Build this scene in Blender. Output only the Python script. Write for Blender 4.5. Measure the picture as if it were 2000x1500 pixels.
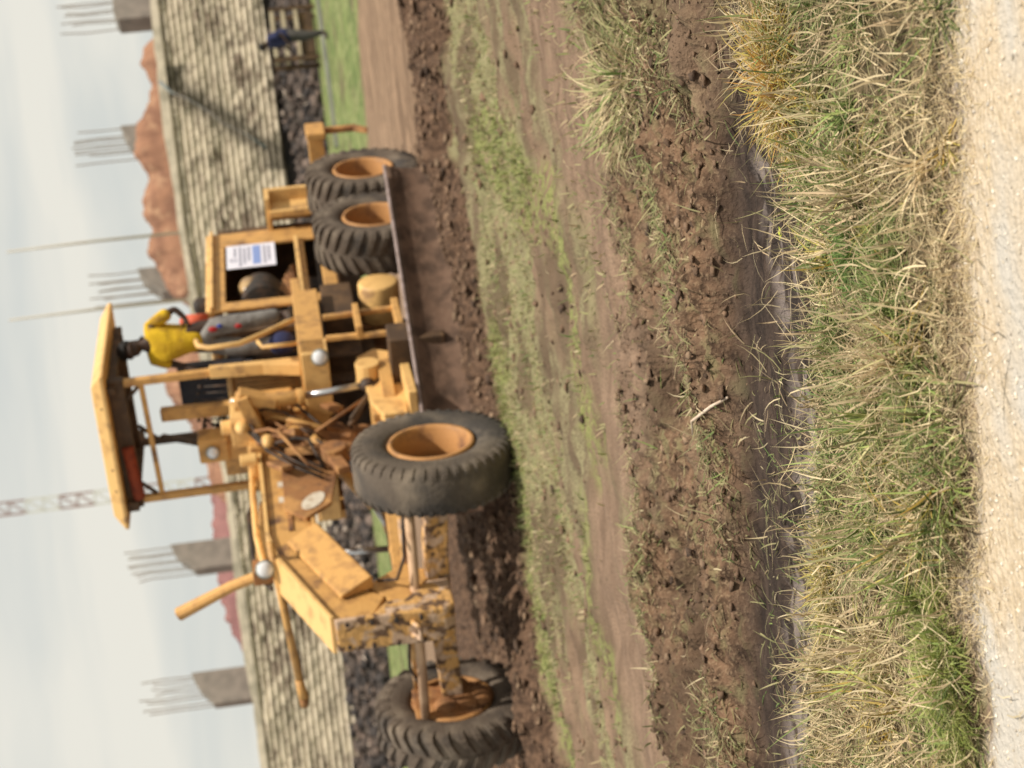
import bpy, bmesh, math, random
import numpy as np
from mathutils import Vector, Matrix
random.seed(7); RNG = np.random.default_rng(7)
for o in list(bpy.data.objects): bpy.data.objects.remove(o)
SC = bpy.context.scene; COL = SC.collection
R = math.radians

# ------------------------------------------------------------------ camera (phone held sideways, a little tilted)
FPX = 3330.0; TH = R(6.8); H = 1.58; PITCH = math.atan(395/FPX)
d = Vector((0, math.cos(PITCH), -math.sin(PITCH))); R0 = Vector((1, 0, 0)); U0 = R0.cross(d)
ru = R0*math.cos(TH)-U0*math.sin(TH); uu = R0*math.sin(TH)+U0*math.cos(TH)
cam = bpy.data.cameras.new('camera'); co = bpy.data.objects.new('camera', cam); COL.objects.link(co)
xa, ya, za = -uu, ru, -d
co.matrix_world = Matrix(((xa.x, ya.x, za.x, 0), (xa.y, ya.y, za.y, 0), (xa.z, ya.z, za.z, H), (0, 0, 0, 1)))
cam.sensor_fit = 'HORIZONTAL'; cam.sensor_width = 36; cam.lens = FPX/2000*36
cam.clip_start = .1; cam.clip_end = 6000
cam.dof.use_dof = True; cam.dof.focus_distance = 5.4; cam.dof.aperture_fstop = 3.1
SC.camera = co

# ------------------------------------------------------------------ light
SUN = Vector((0.56, -0.36, 1.08)).normalized()
sl = bpy.data.lights.new('sun', 'SUN'); sl.energy = 5.0; sl.angle = R(1.2); sl.color = (1, .93, .82)
so = bpy.data.objects.new('sun', sl); COL.objects.link(so); so.rotation_euler = SUN.to_track_quat('Z', 'Y').to_euler()
W = bpy.data.worlds.new('World'); SC.world = W; W.use_nodes = True
nt = W.node_tree; N = nt.nodes; L = nt.links; N.clear()
out = N.new('ShaderNodeOutputWorld'); bg = N.new('ShaderNodeBackground'); L.new(bg.outputs[0], out.inputs[0])
sky = N.new('ShaderNodeTexSky'); sky.sky_type = 'NISHITA'; sky.sun_disc = False
sky.sun_elevation = math.asin(SUN.z); sky.sun_rotation = math.atan2(SUN.x, SUN.y); sky.dust_density = 3
tc = N.new('ShaderNodeTexCoord'); mp = N.new('ShaderNodeMapping'); mp.inputs['Scale'].default_value = (1.3, 1.3, 8)
mp.inputs['Rotation'].default_value = (0, R(4), 0)
L.new(tc.outputs['Generated'], mp.inputs[0])
nz = N.new('ShaderNodeTexNoise'); nz.inputs['Scale'].default_value = 1.7; nz.inputs['Detail'].default_value = 5
nz.inputs['Distortion'].default_value = .35; L.new(mp.outputs[0], nz.inputs[0])
rp = N.new('ShaderNodeValToRGB'); L.new(nz.outputs[0], rp.inputs[0])
e = rp.color_ramp.elements; e[0].position = .40; e[0].color = (6.9, 7.3, 7.1, 1); e[1].position = .60; e[1].color = (9.6, 9.3, 8.3, 1)
mx = N.new('ShaderNodeMix'); mx.data_type = 'RGBA'; mx.inputs[0].default_value = .94
L.new(sky.outputs[0], mx.inputs[6]); L.new(rp.outputs[0], mx.inputs[7]); L.new(mx.outputs[2], bg.inputs[0])
bg.inputs[1].default_value = .085
SC.view_settings.view_transform = 'Standard'; SC.view_settings.look = 'None'; SC.view_settings.exposure = .08; SC.view_settings.gamma = 1

# ------------------------------------------------------------------ materials
def mat(name, c1, c2=None, rough=.8, scale=6, lo=.4, hi=.65, metal=0, bump=0, bscale=40, c3=None, s3=2, lo3=.5, hi3=.7, stretch=(1, 1, 1), attr=None, spec=.3):
    m = bpy.data.materials.new(name); m.use_nodes = True; n = m.node_tree.nodes; l = m.node_tree.links
    b = n['Principled BSDF']; b.inputs['Roughness'].default_value = rough; b.inputs['Metallic'].default_value = metal
    b.inputs['Specular IOR Level'].default_value = spec
    t = n.new('ShaderNodeTexCoord'); mpn = n.new('ShaderNodeMapping'); mpn.inputs['Scale'].default_value = stretch
    l.new(t.outputs['Object'], mpn.inputs[0])
    def ns(sc, det=6):
        x = n.new('ShaderNodeTexNoise'); x.inputs['Scale'].default_value = sc; x.inputs['Detail'].default_value = det
        l.new(mpn.outputs[0], x.inputs[0]); return x.outputs[0]
    def mixc(f, a, bb, lo, hi):
        r = n.new('ShaderNodeMapRange'); r.inputs[1].default_value = lo; r.inputs[2].default_value = hi; l.new(f, r.inputs[0])
        x = n.new('ShaderNodeMix'); x.data_type = 'RGBA'; l.new(r.outputs[0], x.inputs[0])
        for s, v in ((6, a), (7, bb)):
            if isinstance(v, tuple): x.inputs[s].default_value = (*v, 1)
            else: l.new(v, x.inputs[s])
        return x.outputs[2]
    c = c1
    if attr:
        a = n.new('ShaderNodeAttribute'); a.attribute_name = attr; c = a.outputs['Color']
    if c2: c = mixc(ns(scale), c, c2, lo, hi)
    if c3: c = mixc(ns(s3, 3), c, c3, lo3, hi3)
    if isinstance(c, tuple): b.inputs['Base Color'].default_value = (*c, 1)
    else: l.new(c, b.inputs['Base Color'])
    if bump:
        bp = n.new('ShaderNodeBump'); bp.inputs['Strength'].default_value = bump; bp.inputs['Distance'].default_value = .02
        l.new(ns(bscale, 8), bp.inputs['Height']); l.new(bp.outputs[0], b.inputs['Normal'])
    return m
YEL = mat('weathered_yellow_paint', (.565, .31, .10), (.34, .175, .065), .6, 9, .48, .74, bump=.3, c3=(.17, .09, .05), s3=3.4, lo3=.58, hi3=.72, spec=.35)
YLT = mat('clean_yellow_paint', (.70, .43, .16), (.45, .25, .09), .5, 7, .5, .75, bump=.2, c3=(.26, .15, .08), s3=3.5, lo3=.60, hi3=.76, spec=.4)
MUD = mat('mud_spattered_paint', (.58, .33, .12), (.13, .075, .045), .85, 12, .47, .56, bump=.8, bscale=18, c3=(.52, .36, .25), s3=9, lo3=.50, hi3=.60)
RUS = mat('rusty_brown_steel', (.30, .14, .055), (.12, .06, .035), .8, 8, .42, .66, bump=.5, bscale=20, c3=(.48, .25, .09), s3=4, lo3=.5, hi3=.68)
RIM = mat('orange_rim_paint', (.44, .22, .08), (.17, .085, .05), .6, 6, .48, .75, bump=.2)
RUB = mat('dusty_rubber', (.098, .074, .056), (.20, .16, .12), .92, 4, .46, .70, bump=.4, bscale=30, c3=(.05, .042, .037), s3=3, lo3=.5, hi3=.7)
RUBN = mat('worn_grey_rubber', (.10, .078, .06), (.22, .175, .13), .92, 3, .44, .68, bump=.5, bscale=25, c3=(.05, .043, .038), s3=2.0, lo3=.47, hi3=.66)
DRK = mat('greasy_dark_metal', (.03, .024, .02), (.10, .06, .04), .6, 9, .45, .7, bump=.2)
DBR = mat('dark_brown_steel', (.07, .042, .025), (.14, .08, .04), .7, 6, .45, .7)
CHR = mat('chrome_rod', (.55, .55, .56), None, .3, metal=.9)
WHT = mat('white_vinyl', (.74, .72, .80), (.62, .60, .68), .6, 9, .5, .8)
BLU = mat('printed_blue', (.22, .30, .58), None, .6)
GRYP = mat('printed_grey', (.25, .25, .32), None, .6)
LENS = mat('lamp_lens', (.66, .66, .68), (.40, .40, .42), .12, 12, .5, .7, spec=.8)
HOUS = mat('grey_lamp_housing', (.24, .25, .22), None, .5)
DEC = mat('pale_decal', (.62, .55, .45), (.42, .32, .22), .6, 14, .45, .7)
BLAD = mat('soil_caked_steel', (.15, .09, .06), (.075, .045, .03), .85, 6, .42, .62, bump=.8, bscale=9)
EDGE = mat('worn_blade_edge', (.42, .33, .31), (.25, .18, .15), .45, 12, .4, .7, metal=.3)
REDC = mat('dark_red_canvas', (.26, .05, .02), (.16, .03, .015), .9, 8)
REDP = mat('red_paint', (.55, .10, .045), None, .6)
SEAT = mat('black_seat_vinyl', (.022, .022, .032), (.04, .038, .045), .6, 5)

# ------------------------------------------------------------------ object helpers
def link(name, me, m=None, parent=None):
    o = bpy.data.objects.new(name, me); COL.objects.link(o)
    if m: me.materials.append(m)
    if parent: o.parent = parent
    return o
def tag(o, label=None, cat=None, group=None, kind=None):
    if label: o['label'] = label
    if cat: o['category'] = cat
    if group: o['group'] = group
    if kind: o['kind'] = kind
    return o
def empty(name, loc, rz=0):
    o = bpy.data.objects.new(name, None); COL.objects.link(o); o.location = loc; o.rotation_euler = (0, 0, rz); o.empty_display_size = .2
    return o
class MB:
    def __init__(s): s.b = bmesh.new()
    def face(s, vs):
        try: return s.b.faces.new(vs)
        except ValueError: return None
    def box(s, x, y, z, M=None):
        vs = [s.b.verts.new(Vector((a, b, c))) for a in x for b in y for c in z]
        for f in ((0, 1, 3, 2), (4, 6, 7, 5), (0, 4, 5, 1), (2, 3, 7, 6), (0, 2, 6, 4), (1, 5, 7, 3)): s.face([vs[i] for i in f])
        if M: bmesh.ops.transform(s.b, matrix=M, verts=vs)
        return s
    def beam(s, p0, p1, w, h, up=(0, 0, 1)):
        p0 = Vector(p0); p1 = Vector(p1); a = (p1-p0); ln = a.length; a.normalize(); u = Vector(up)
        r = a.cross(u).normalized() if a.cross(u).length > 1e-4 else Vector((0, 1, 0)); u = r.cross(a)
        M = Matrix(((a.x, r.x, u.x, p0.x), (a.y, r.y, u.y, p0.y), (a.z, r.z, u.z, p0.z), (0, 0, 0, 1)))
        return s.box((0, ln), (-w/2, w/2), (-h/2, h/2), M)
    def tube(s, pts, r, n=12, caps=True):
        pts = [Vector(p) for p in pts]; rs = r if isinstance(r, (list, tuple)) else [r]*len(pts); rings = []
        t0 = (pts[1]-pts[0]).normalized(); u = t0.orthogonal().normalized()
        for i, p in enumerate(pts):
            t = (pts[min(i+1, len(pts)-1)]-pts[max(i-1, 0)]).normalized()
            u = (u-t*u.dot(t)).normalized(); v = t.cross(u)
            rings.append([s.b.verts.new(p+(u*math.cos(k*2*math.pi/n)+v*math.sin(k*2*math.pi/n))*rs[i]) for k in range(n)])
        for a, b in zip(rings, rings[1:]):
            for k in range(n): s.face([a[k], a[(k+1) % n], b[(k+1) % n], b[k]])
        if caps: s.face(rings[0][::-1]); s.face(rings[-1])
        return s
    def prism(s, prof, axis, a, b):
        f = {'x': lambda p, t: (t, p[0], p[1]), 'y': lambda p, t: (p[0], t, p[1]), 'z': lambda p, t: (p[0], p[1], t)}[axis]
        A = [s.b.verts.new(f(p, a)) for p in prof]; B = [s.b.verts.new(f(p, b)) for p in prof]; n = len(prof)
        s.face(A); s.face(B[::-1])
        for k in range(n): s.face([A[k], B[k], B[(k+1) % n], A[(k+1) % n]])
        return s
    def lathe(s, prof, n=48, closed=True):      # profile (radius, y) round the Y axis
        rings = [[s.b.verts.new((r*math.cos(k*2*math.pi/n), y, r*math.sin(k*2*math.pi/n))) for k in range(n)] for r, y in prof]
        m = len(rings)
        for i in range(m if closed else m-1):
            a, b = rings[i], rings[(i+1) % m]
            for k in range(n): s.face([a[k], a[(k+1) % n], b[(k+1) % n], b[k]])
        return s
    def ball(s, c, r, seg=14):
        M = Matrix.Translation(c) @ Matrix.Diagonal((*(r if isinstance(r, (tuple, list)) else (r, r, r)), 1))
        bmesh.ops.create_uvsphere(s.b, u_segments=seg, v_segments=seg//2+2, radius=1, matrix=M); return s
    def build(s, name, m, parent=None, bevel=.006, smooth=False):
        bmesh.ops.recalc_face_normals(s.b, faces=s.b.faces[:])
        me = bpy.data.meshes.new(name); s.b.to_mesh(me); s.b.free()
        o = link(name, me, m, parent)
        if smooth:
            for p in me.polygons: p.use_smooth = True
        if bevel:
            bv = o.modifiers.new('bevel', 'BEVEL'); bv.width = bevel; bv.segments = 2; bv.limit_method = 'ANGLE'; bv.angle_limit = R(35)
        return o
def npmesh(name, V, quads=None, tris=None, smooth=False, col=None, cname='Col'):
    me = bpy.data.meshes.new(name); V = np.asarray(V, np.float32); me.vertices.add(len(V)); me.vertices.foreach_set('co', V.ravel())
    q = np.zeros((0, 4), int) if quads is None else np.asarray(quads); t = np.zeros((0, 3), int) if tris is None else np.asarray(tris)
    li = np.concatenate([q.ravel(), t.ravel()]).astype(np.int32); tot = np.concatenate([np.full(len(q), 4), np.full(len(t), 3)]).astype(np.int32)
    st = np.concatenate([[0], np.cumsum(tot)[:-1]]).astype(np.int32)
    me.loops.add(len(li)); me.loops.foreach_set('vertex_index', li); me.polygons.add(len(tot))
    me.polygons.foreach_set('loop_start', st); me.polygons.foreach_set('loop_total', tot)
    if smooth: me.polygons.foreach_set('use_smooth', np.ones(len(tot), bool))
    if col is not None:
        for cn, c in (col.items() if isinstance(col, dict) else [(cname, col)]):
            a = me.color_attributes.new(cn, 'FLOAT_COLOR', 'POINT'); c4 = np.ones((len(V), 4), np.float32); c4[:, :3] = c; a.data.foreach_set('color', c4.ravel())
    me.update(calc_edges=True); return me

# ------------------------------------------------------------------ noise and ground zones
PERM = np.random.default_rng(3).random((512, 512)).astype(np.float32)
def vn(x, y):
    xi = np.floor(x).astype(int); yi = np.floor(y).astype(int); fx = x-xi; fy = y-yi; fx = fx*fx*(3-2*fx); fy = fy*fy*(3-2*fy)
    g = lambda i, j: PERM[i & 511, j & 511]
    return (g(xi, yi)*(1-fx)+g(xi+1, yi)*fx)*(1-fy)+(g(xi, yi+1)*(1-fx)+g(xi+1, yi+1)*fx)*fy
def fbm(x, y, f, o=4, seed=0):
    s = 0; a = .5; t = 0
    for k in range(o):
        s = s+a*vn(x*f+seed*17.3+k*5.1, y*f+seed*9.7+k*3.3); t += a; a *= .5; f *= 2.03
    return s/t
def sm(a, b, x): t = np.clip((x-a)/(b-a), 0, 1); return t*t*(3-2*t)
def line(pts, x):          # y of a boundary at x
    p = sorted(pts); return np.interp(x, [q[0] for q in p], [q[1] for q in p])
def near(pts, x, y, r):    # 1 on a polyline, 0 beyond r
    best = np.full(np.shape(x), 1e9)
    for (ax, ay), (bx, by) in zip(pts, pts[1:]):
        dx, dy = bx-ax, by-ay; t = np.clip(((x-ax)*dx+(y-ay)*dy)/(dx*dx+dy*dy), 0, 1)
        best = np.minimum(best, np.hypot(x-ax-t*dx, y-ay-t*dy))
    return 1-sm(.45, 1, best/r)
B0 = [(-60, 60), (-6.1, 39), (6.9, 29.3), (60, 0)]
B1 = [(-60, 32), (-6, 27), (-3, 25.5), (-1.4, 23), (1.5, 20), (3, 19.5), (4.5, 19.2), (60, 18)]
B2 = [(-60, 2), (-3, 12.95), (-1.9, 13.9), (-.8, 13.8), (-.4, 14.3), (.3, 14.6), (1.1, 14.7), (2.2, 15.7), (3.5, 15.0), (60, 12)]
TRACK = [(8, 10.5), (2.2, 9.9), (1.5, 9.3), (1.14, 8.75), (.6, 8.66), (.2, 8.5), (-.2, 8.7)]
TRACK2 = [(-1.1, 9.6), (-1.4, 9.5), (-1.87, 9.07), (-2.1, 8.8), (-5, 7)]
GR1 = [(1.93, 13.2), (1.36, 11.6), (1.09, 10.6), (.72, 9.75), (.41, 10.0), (-.05, 9.8), (-.4, 9.6)]
GR2 = [(.3, 14.0), (-.5, 13.55), (-.95, 13.5), (-1.88, 13.5), (-2.56, 12.7), (-3.4, 11.9)]
GR3 = [(-.84, 10.4), (-1.5, 10.45), (-1.95, 10.1)]
SILT = [(.60, 5.88), (.24, 5.80), (-.11, 5.76), (-.3, 5.78), (-.50, 5.88), (-.96, 6.15), (-1.6, 6.35)]
DT0 = [(-8, 7.9), (-1.6, 6.75), (-1, 6.65), (-.2, 6.48), (.72, 6.2), (1.26, 6.05), (8, 5.2)]
DT1 = [(-8, 6.9), (-1.5, 5.80), (-1.1, 5.65), (-.54, 5.3), (-.03, 5.05), (.36, 5.0), (.77, 5.2), (1.15, 5.5), (8, 4.6)]
GV = [(-8, 5.2), (-1.12, 4.21), (-.45, 4.05), (-.07, 3.93), (.41, 3.83), (.75, 3.76), (8, 2.9)]
def zones(x, y):
    wob = (fbm(x, y, 1.7, 4, 1)-.5); w2 = fbm(x, y, 6, 3, 2)-.5
    yw = y+wob*.35*np.clip(y/9, .3, 2)+w2*.12
    yw = yw+.8*(fbm((x+.5*y)*.5, (y-.5*x)*1.2, 1.3, 3, 73)-.5)*sm(6.5, 9, y)
    z = {}
    gv = line(GV, x); d0 = line(DT0, x); d1 = line(DT1, x); b2 = line(B2, x); b1 = line(B1, x); b0 = line(B0, x)+1.6*wob
    z['gravel'] = 1-sm(-.10, .06, yw-gv+wob*.25)
    z['verge'] = sm(-.05, .08, yw-gv)*(1-sm(-.12, .1, yw-d1))
    z['ditch'] = sm(-.1, .12, yw-d1)*(1-sm(-.12, .12, yw-d0))
    z['silt'] = near(SILT, x, yw, .17)
    z['track'] = np.maximum(near(TRACK, x, y+wob*.3, .80), near(TRACK2, x, y+wob*.3, .8))
    z['bright'] = np.clip(np.maximum.reduce([near(GR1, x, y+wob*1.6, .38), near(GR2, x, y+wob*.8, .36), .8*near(GR3, x, y+wob*.5, .3)]), 0, 1)
    z['mix'] = sm(8.2, 8.9, yw+.35*x*0)*(1-sm(-.2, .15, yw-b2))
    z['windrow'] = sm(-.2, .1, yw-b2)*(1-sm(-.3, .5, yw-b1))
    z['road'] = sm(-.3, .5, yw-b1)*(1-sm(-.4, .4, yw-b0))
    z['field'] = sm(-.4, .4, yw-b0)
    z['clod'] = sm(-.1, .15, yw-d0)*(1-sm(8.2, 8.9, yw))
    return z
HDG = R(27); FW = Vector((-math.sin(HDG), -math.cos(HDG), 0)); LF = Vector((math.cos(HDG), -math.sin(HDG), 0)); ORG = Vector((-1.592, 14.408, 0))
def gw(X, Y, Z=0): return ORG+FW*X+LF*Y+Vector((0, 0, Z))
WHEELS = [(0, 1.17), (0, -1.40), (-5.3, 1.17), (-5.3, -1.17), (-6.85, 1.17), (-6.85, -1.17)]
def height(x, y, z=None):
    z = z or zones(x, y)
    n1 = fbm(x, y, 1.1, 4, 3)-.5; n2 = fbm(x, y, 5, 5, 4)-.5; n3 = fbm(x, y, 22, 4, 5)-.5
    rough = .25*z['road']+.5*z['mix']+1.1*z['clod']+1.3*z['windrow']+.35*z['ditch']+.5*z['verge']+.05*z['gravel']+.3*z['field']
    rough = rough*(1-.75*np.clip(z['track'], 0, 1))
    h = n1*.05+rough*(n2*.13+n3*.055)
    cl = np.abs(fbm(x, y, 9, 3, 8)-.5)*2
    h = h+(z['clod']+z['windrow'])*(.05*(1-cl)**3-.03*(cl < .1)-.10*sm(.66, .78, fbm(x, y, 3.4, 3, 91)))
    sk = fbm((x+.5*y)*.35, (y-.5*x)*1.6, 1.0, 4, 71)-.5; big = fbm(x, y, 2.4, 3, 72)-.5
    h = h+(z['clod']+.6*z['mix']+.8*z['windrow'])*(.14*sk+.13*big)*np.clip(y/7, .8, 1.6)
    h = h-.09*z['ditch']-.03*z['silt']-.02*z['track']
    h = h+.04*z['verge']+.02*z['gravel']
    # windrow ridge of spilled soil along the blade
    b2 = line(B2, x); h = h+.13*np.exp(-((y-b2-.75)/.5)**2)*z['windrow']
    for X, Y in WHEELS:          # wheels press the soil flat
        p = gw(X, Y); dd = np.hypot(x-p.x, y-p.y); k = 1-sm(.25, .75, dd); h = h*(1-k)+.015*k
    return h

# ------------------------------------------------------------------ ground: one sheet to the horizon
def build_ground():
    ys = [2.2]
    while ys[-1] < 30: ys.append(ys[-1]*1.0042+.0005)
    while ys[-1] < 4000: ys.append(ys[-1]*1.035)
    ys = np.array([-60, -10, 0, 1.2]+ys); xs = np.linspace(-1, 1, 520); xs = np.sign(xs)*np.abs(xs)**1.25
    Yg, T = np.meshgrid(ys, xs, indexing='ij'); half = np.maximum(np.abs(Yg)*.42+1.5, 3.5)+np.maximum(Yg-60, 0)*1.2; Xg = T*half
    z = zones(Xg, Yg); Z = height(Xg, Yg, z)*(1-sm(70, 110, Yg))*sm(1, 2.3, Yg)
    V = np.stack([Xg, Yg, Z], -1).reshape(-1, 3); ny, nx = Yg.shape
    i = np.arange(ny*nx).reshape(ny, nx); q = np.stack([i[:-1, :-1], i[:-1, 1:], i[1:, 1:], i[1:, :-1]], -1).reshape(-1, 4)
    f = lambda *k: np.stack([z[a] for a in k], -1).reshape(-1, 3)
    me = npmesh('ground', V, q, smooth=True, col={'za': f('gravel', 'verge', 'ditch'), 'zb': f('silt', 'track', 'bright'), 'zc': f('mix', 'windrow', 'road'), 'zd': f('field', 'clod', 'field'), 'ze': np.stack([fbm((Xg+.5*Yg)*.3, (Yg-.5*Xg)*1.7, 1.2, 4, 81), fbm((Xg+.5*Yg)*.4, (Yg-.5*Xg)*1.5, 1.1, 4, 82), fbm(Xg, Yg, 1.6, 5, 83)], -1).reshape(-1, 3)})
    m = bpy.data.materials.new('soil'); m.use_nodes = True; n = m.node_tree.nodes; l = m.node_tree.links; b = n['Principled BSDF']
    b.inputs['Specular IOR Level'].default_value = .15
    t = n.new('ShaderNodeTexCoord')
    def noise(sc, det=6, st=(1, 1, 1), dist=0):
        mpn = n.new('ShaderNodeMapping'); mpn.inputs['Scale'].default_value = st; l.new(t.outputs['Object'], mpn.inputs[0])
        x = n.new('ShaderNodeTexNoise'); x.inputs['Scale'].default_value = sc; x.inputs['Detail'].default_value = det; x.inputs['Distortion'].default_value = dist
        l.new(mpn.outputs[0], x.inputs[0]); return x.outputs[0]
    def rng(f, lo, hi):
        r = n.new('ShaderNodeMapRange'); r.inputs[1].default_value = lo; r.inputs[2].default_value = hi; l.new(f, r.inputs[0]); return r.outputs[0]
    def mix(f, a, bb):
        x = n.new('ShaderNodeMix'); x.data_type = 'RGBA'
        if isinstance(f, float): x.inputs[0].default_value = f
        else: l.new(f, x.inputs[0])
        for s, v in ((6, a), (7, bb)):
            if isinstance(v, tuple): x.inputs[s].default_value = (*v, 1)
            else: l.new(v, x.inputs[s])
        return x.outputs[2]
    def mul(a, bb):
        x = n.new('ShaderNodeMath'); x.operation = 'MULTIPLY'
        for s, v in ((0, a), (1, bb)):
            if isinstance(v, float): x.inputs[s].default_value = v
            else: l.new(v, x.inputs[s])
        return x.outputs[0]
    def at(nm):
        a = n.new('ShaderNodeAttribute'); a.attribute_name = nm; s = n.new('ShaderNodeSeparateColor'); l.new(a.outputs['Color'], s.inputs[0]); return s.outputs
    A, Bz, Cz, D, Ez = at('za'), at('zb'), at('zc'), at('zd'), at('ze')
    n1 = noise(3, 8); n2 = noise(14, 8); n3 = noise(55, 6); ns = noise(.9, 9, (.5, 4, 1)); n4 = noise(240, 3)
    c = soil = mix(rng(noise(5, 8, (1, 2.2, 1), .5), .55, .68), mix(rng(n3, .52, .70), mix(rng(n2, .36, .60), (.052, .031, .019), (.18, .108, .066)), (.25, .17, .105)), (.20, .165, .085))
    
    road = mix(rng(ns, .42, .6), (.155, .10, .065), (.30, .20, .13)); road = mix(rng(n2, .5, .8), road, (.19, .13, .085))
    wind = mix(rng(n2, .38, .6), (.05, .03, .02), (.125, .075, .048)); wind = mix(rng(n3, .57, .75), wind, (.19, .12, .08))  # fresh-cut soil browns, darkened further to paint in the shade under the axle
    mixd = mix(rng(noise(2.2, 8, (1, 2.5, 1)), .42, .58), (.14, .10, .064), (.235, .205, .115)); mixd = mix(rng(n3, .48, .68), mixd, (.10, .075, .045))
    verge = mix(rng(n2, .4, .6), (.075, .058, .032), (.17, .13, .075))
    ditch = mix(rng(noise(4, 8, (1, 3.5, 1), .6), .4, .6), (.026, .018, .015), (.065, .045, .035)); ditch = mix(rng(n2, .5, .66), ditch, (.032, .023, .019))
    grav = mix(rng(noise(30, 8, (1, 2.5, 1)), .35, .62), (.42, .33, .225), (.56, .46, .34)); grav = mix(mul(rng(n4, .62, .8), .7), grav, (.30, .26, .21)); grav = mix(mul(rng(noise(1.5, 4, (1, 2, 1)), .44, .58), .75), grav, (.46, .44, .41))
    field = mix(rng(noise(.6, 6), .38, .62), (.10, .14, .045), (.19, .225, .08)); field = mix(rng(noise(3, 9, (1, .35, 1), .8), .5, .60), field, (.24, .25, .11)); field = mix(rng(noise(5, 9, (1, .3, 1), .8), .55, .62), field, (.09, .11, .04)); field = mix(rng(noise(.9, 8, (1, .35, 1)), .55, .68), field, (.12, .10, .055))
    dryg = mix(rng(n3, .4, .62), (.12, .098, .052), (.26, .23, .12)); smooth_ = mix(rng(noise(2.5, 9, (1, 2.4, 1)), .35, .68), (.135, .09, .06), (.25, .168, .112))
    mixd = mix(rng(Ez[0], .50, .60), mixd, smooth_); mixd = mix(mul(rng(Ez[1], .50, .58), rng(n2, .3, .55)), mixd, mix(rng(n3, .4, .6), (.16, .15, .072), (.28, .255, .135))); mixd = mix(mul(rng(Ez[2], .56, .66), .8), mixd, (.105, .072, .046))
    soil = mix(mul(rng(Ez[1], .50, .60), rng(n2, .35, .55)), soil, dryg); soil = mix(mul(rng(Ez[2], .52, .64), .8), soil, (.085, .055, .036)); soil = mix(mul(rng(Ez[0], .56, .66), .6), soil, smooth_)
    c = mix(D[1], c, soil); c = mix(Cz[0], c, mixd); c = mix(Cz[1], c, wind); c = mix(Cz[2], c, road); c = mix(D[0], c, field)
    c = mix(A[1], c, verge); c = mix(A[2], c, ditch)
    c = mix(mul(Bz[1], rng(n2, .15, .42)), c, mix(rng(n3, .5, .8), mix(rng(noise(3, 9, (1, 2.6, 1)), .35, .7), (.155, .102, .07), (.27, .182, .125)), (.13, .088, .06)))
    c = mix(mul(mul(Bz[2], .8), rng(n2, .42, .56)), c, mix(rng(n3, .4, .6), (.155, .175, .055), (.27, .28, .10)))
    c = mix(mul(Bz[0], rng(noise(4, 6, (1, 3, 1), .5), .50, .57)), c, (.18, .145, .13))
    c = mix(A[0], c, grav)
    l.new(c, b.inputs['Base Color'])
    r = n.new('ShaderNodeMapRange'); r.inputs[3].default_value = .95; r.inputs[4].default_value = .55; l.new(Bz[0], r.inputs[0]); l.new(r.outputs[0], b.inputs['Roughness'])
    bp = n.new('ShaderNodeBump'); bp.inputs['Strength'].default_value = .9; bp.inputs['Distance'].default_value = .02
    l.new(n3, bp.inputs['Height']); l.new(bp.outputs[0], b.inputs['Normal'])
    return tag(link('ground', me, m), kind='structure')
build_ground()

# ------------------------------------------------------------------ scattered clods, gravel, grass
def ico():
    b = bmesh.new(); bmesh.ops.create_icosphere(b, subdivisions=1, radius=1); b.verts.ensure_lookup_table()
    v = np.array([x.co[:] for x in b.verts]); f = np.array([[y.index for y in x.verts] for x in b.faces]); b.free(); return v, f
IV, IF = ico()
def stones(P, S, flat=.7, jit=.35, cols=None, sink=.25):
    n = len(P); k = len(IV)
    v = IV[None]*(1+jit*(RNG.random((n, k, 1))-.5)*2)+.45*jit*(RNG.random((n, k, 3))-.5)*2
    a = RNG.random(n)*6.283; ca, sa = np.cos(a)[:, None], np.sin(a)[:, None]; st = .7+.6*RNG.random((n, 1))
    x = v[:, :, 0]*st; y = v[:, :, 1]; zz = v[:, :, 2]*(flat*(.7+.6*RNG.random((n, 1))))
    X = x*ca-y*sa; Y = x*sa+y*ca
    V = np.stack([X, Y, zz], -1)*S[:, None, None]+P[:, None, :]; V[:, :, 2] += (S*flat*(1-2*sink))[:, None]*.5
    F = (IF[None]+(np.arange(n)*k)[:, None, None]).reshape(-1, 3)
    C = None if cols is None else np.repeat(cols, k, 0)
    return V.reshape(-1, 3), F, C
def scatter(n, x0, x1, y0, y1, key, power=1.0, ypow=1.0):
    u = RNG.random(n)**ypow; y = y0+(y1-y0)*u; half = np.maximum(.32*y+1.4, 2.7)
    x = (RNG.random(n)*2-1)*half if x0 is None else x0+(x1-x0)*RNG.random(n)
    z = zones(x, y); w = sum(c*z[k] for k, c in key.items()); keep = RNG.random(n) < w**power
    x, y = x[keep], y[keep]; return x, y, height(x, y)
def pal(n, cols, wts, var=.25):
    c = np.array(cols)[RNG.choice(len(cols), n, p=np.array(wts)/sum(wts))]; return c*(1+var*(RNG.random((n, 1))-.5)*2)
DRYSOIL = mat('crumbled_soil', (.1, .1, .1), None, .95, attr='Col', bump=.5, bscale=60)
x, y, h = scatter(70000, None, None, 5.9, 19.5, {'clod': .75, 'windrow': 1, 'mix': .12, 'track': -.3, 'road': .06}, ypow=1.3)
s = (.004+.026*RNG.random(len(x))**6)*np.clip(y/9, .8, 1.9)
V, F_, C_ = stones(np.stack([x, y, h], -1), s, .55, .6, pal(len(x), [(.175, .11, .07), (.125, .078, .05), (.23, .155, .10), (.075, .048, .033)], [5, 4, 1.2, 1.2]))
tag(link('soil_clods', npmesh('soil_clods', V, None, F_, col=C_), DRYSOIL), 'crumbly brown soil clods strewn over the churned earth', 'soil clods', kind='stuff')
x, y, h = scatter(13000, None, None, 3.3, 4.3, {'gravel': 1}, power=2)
s = .0015+.005*RNG.random(len(x))**3.5
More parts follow.
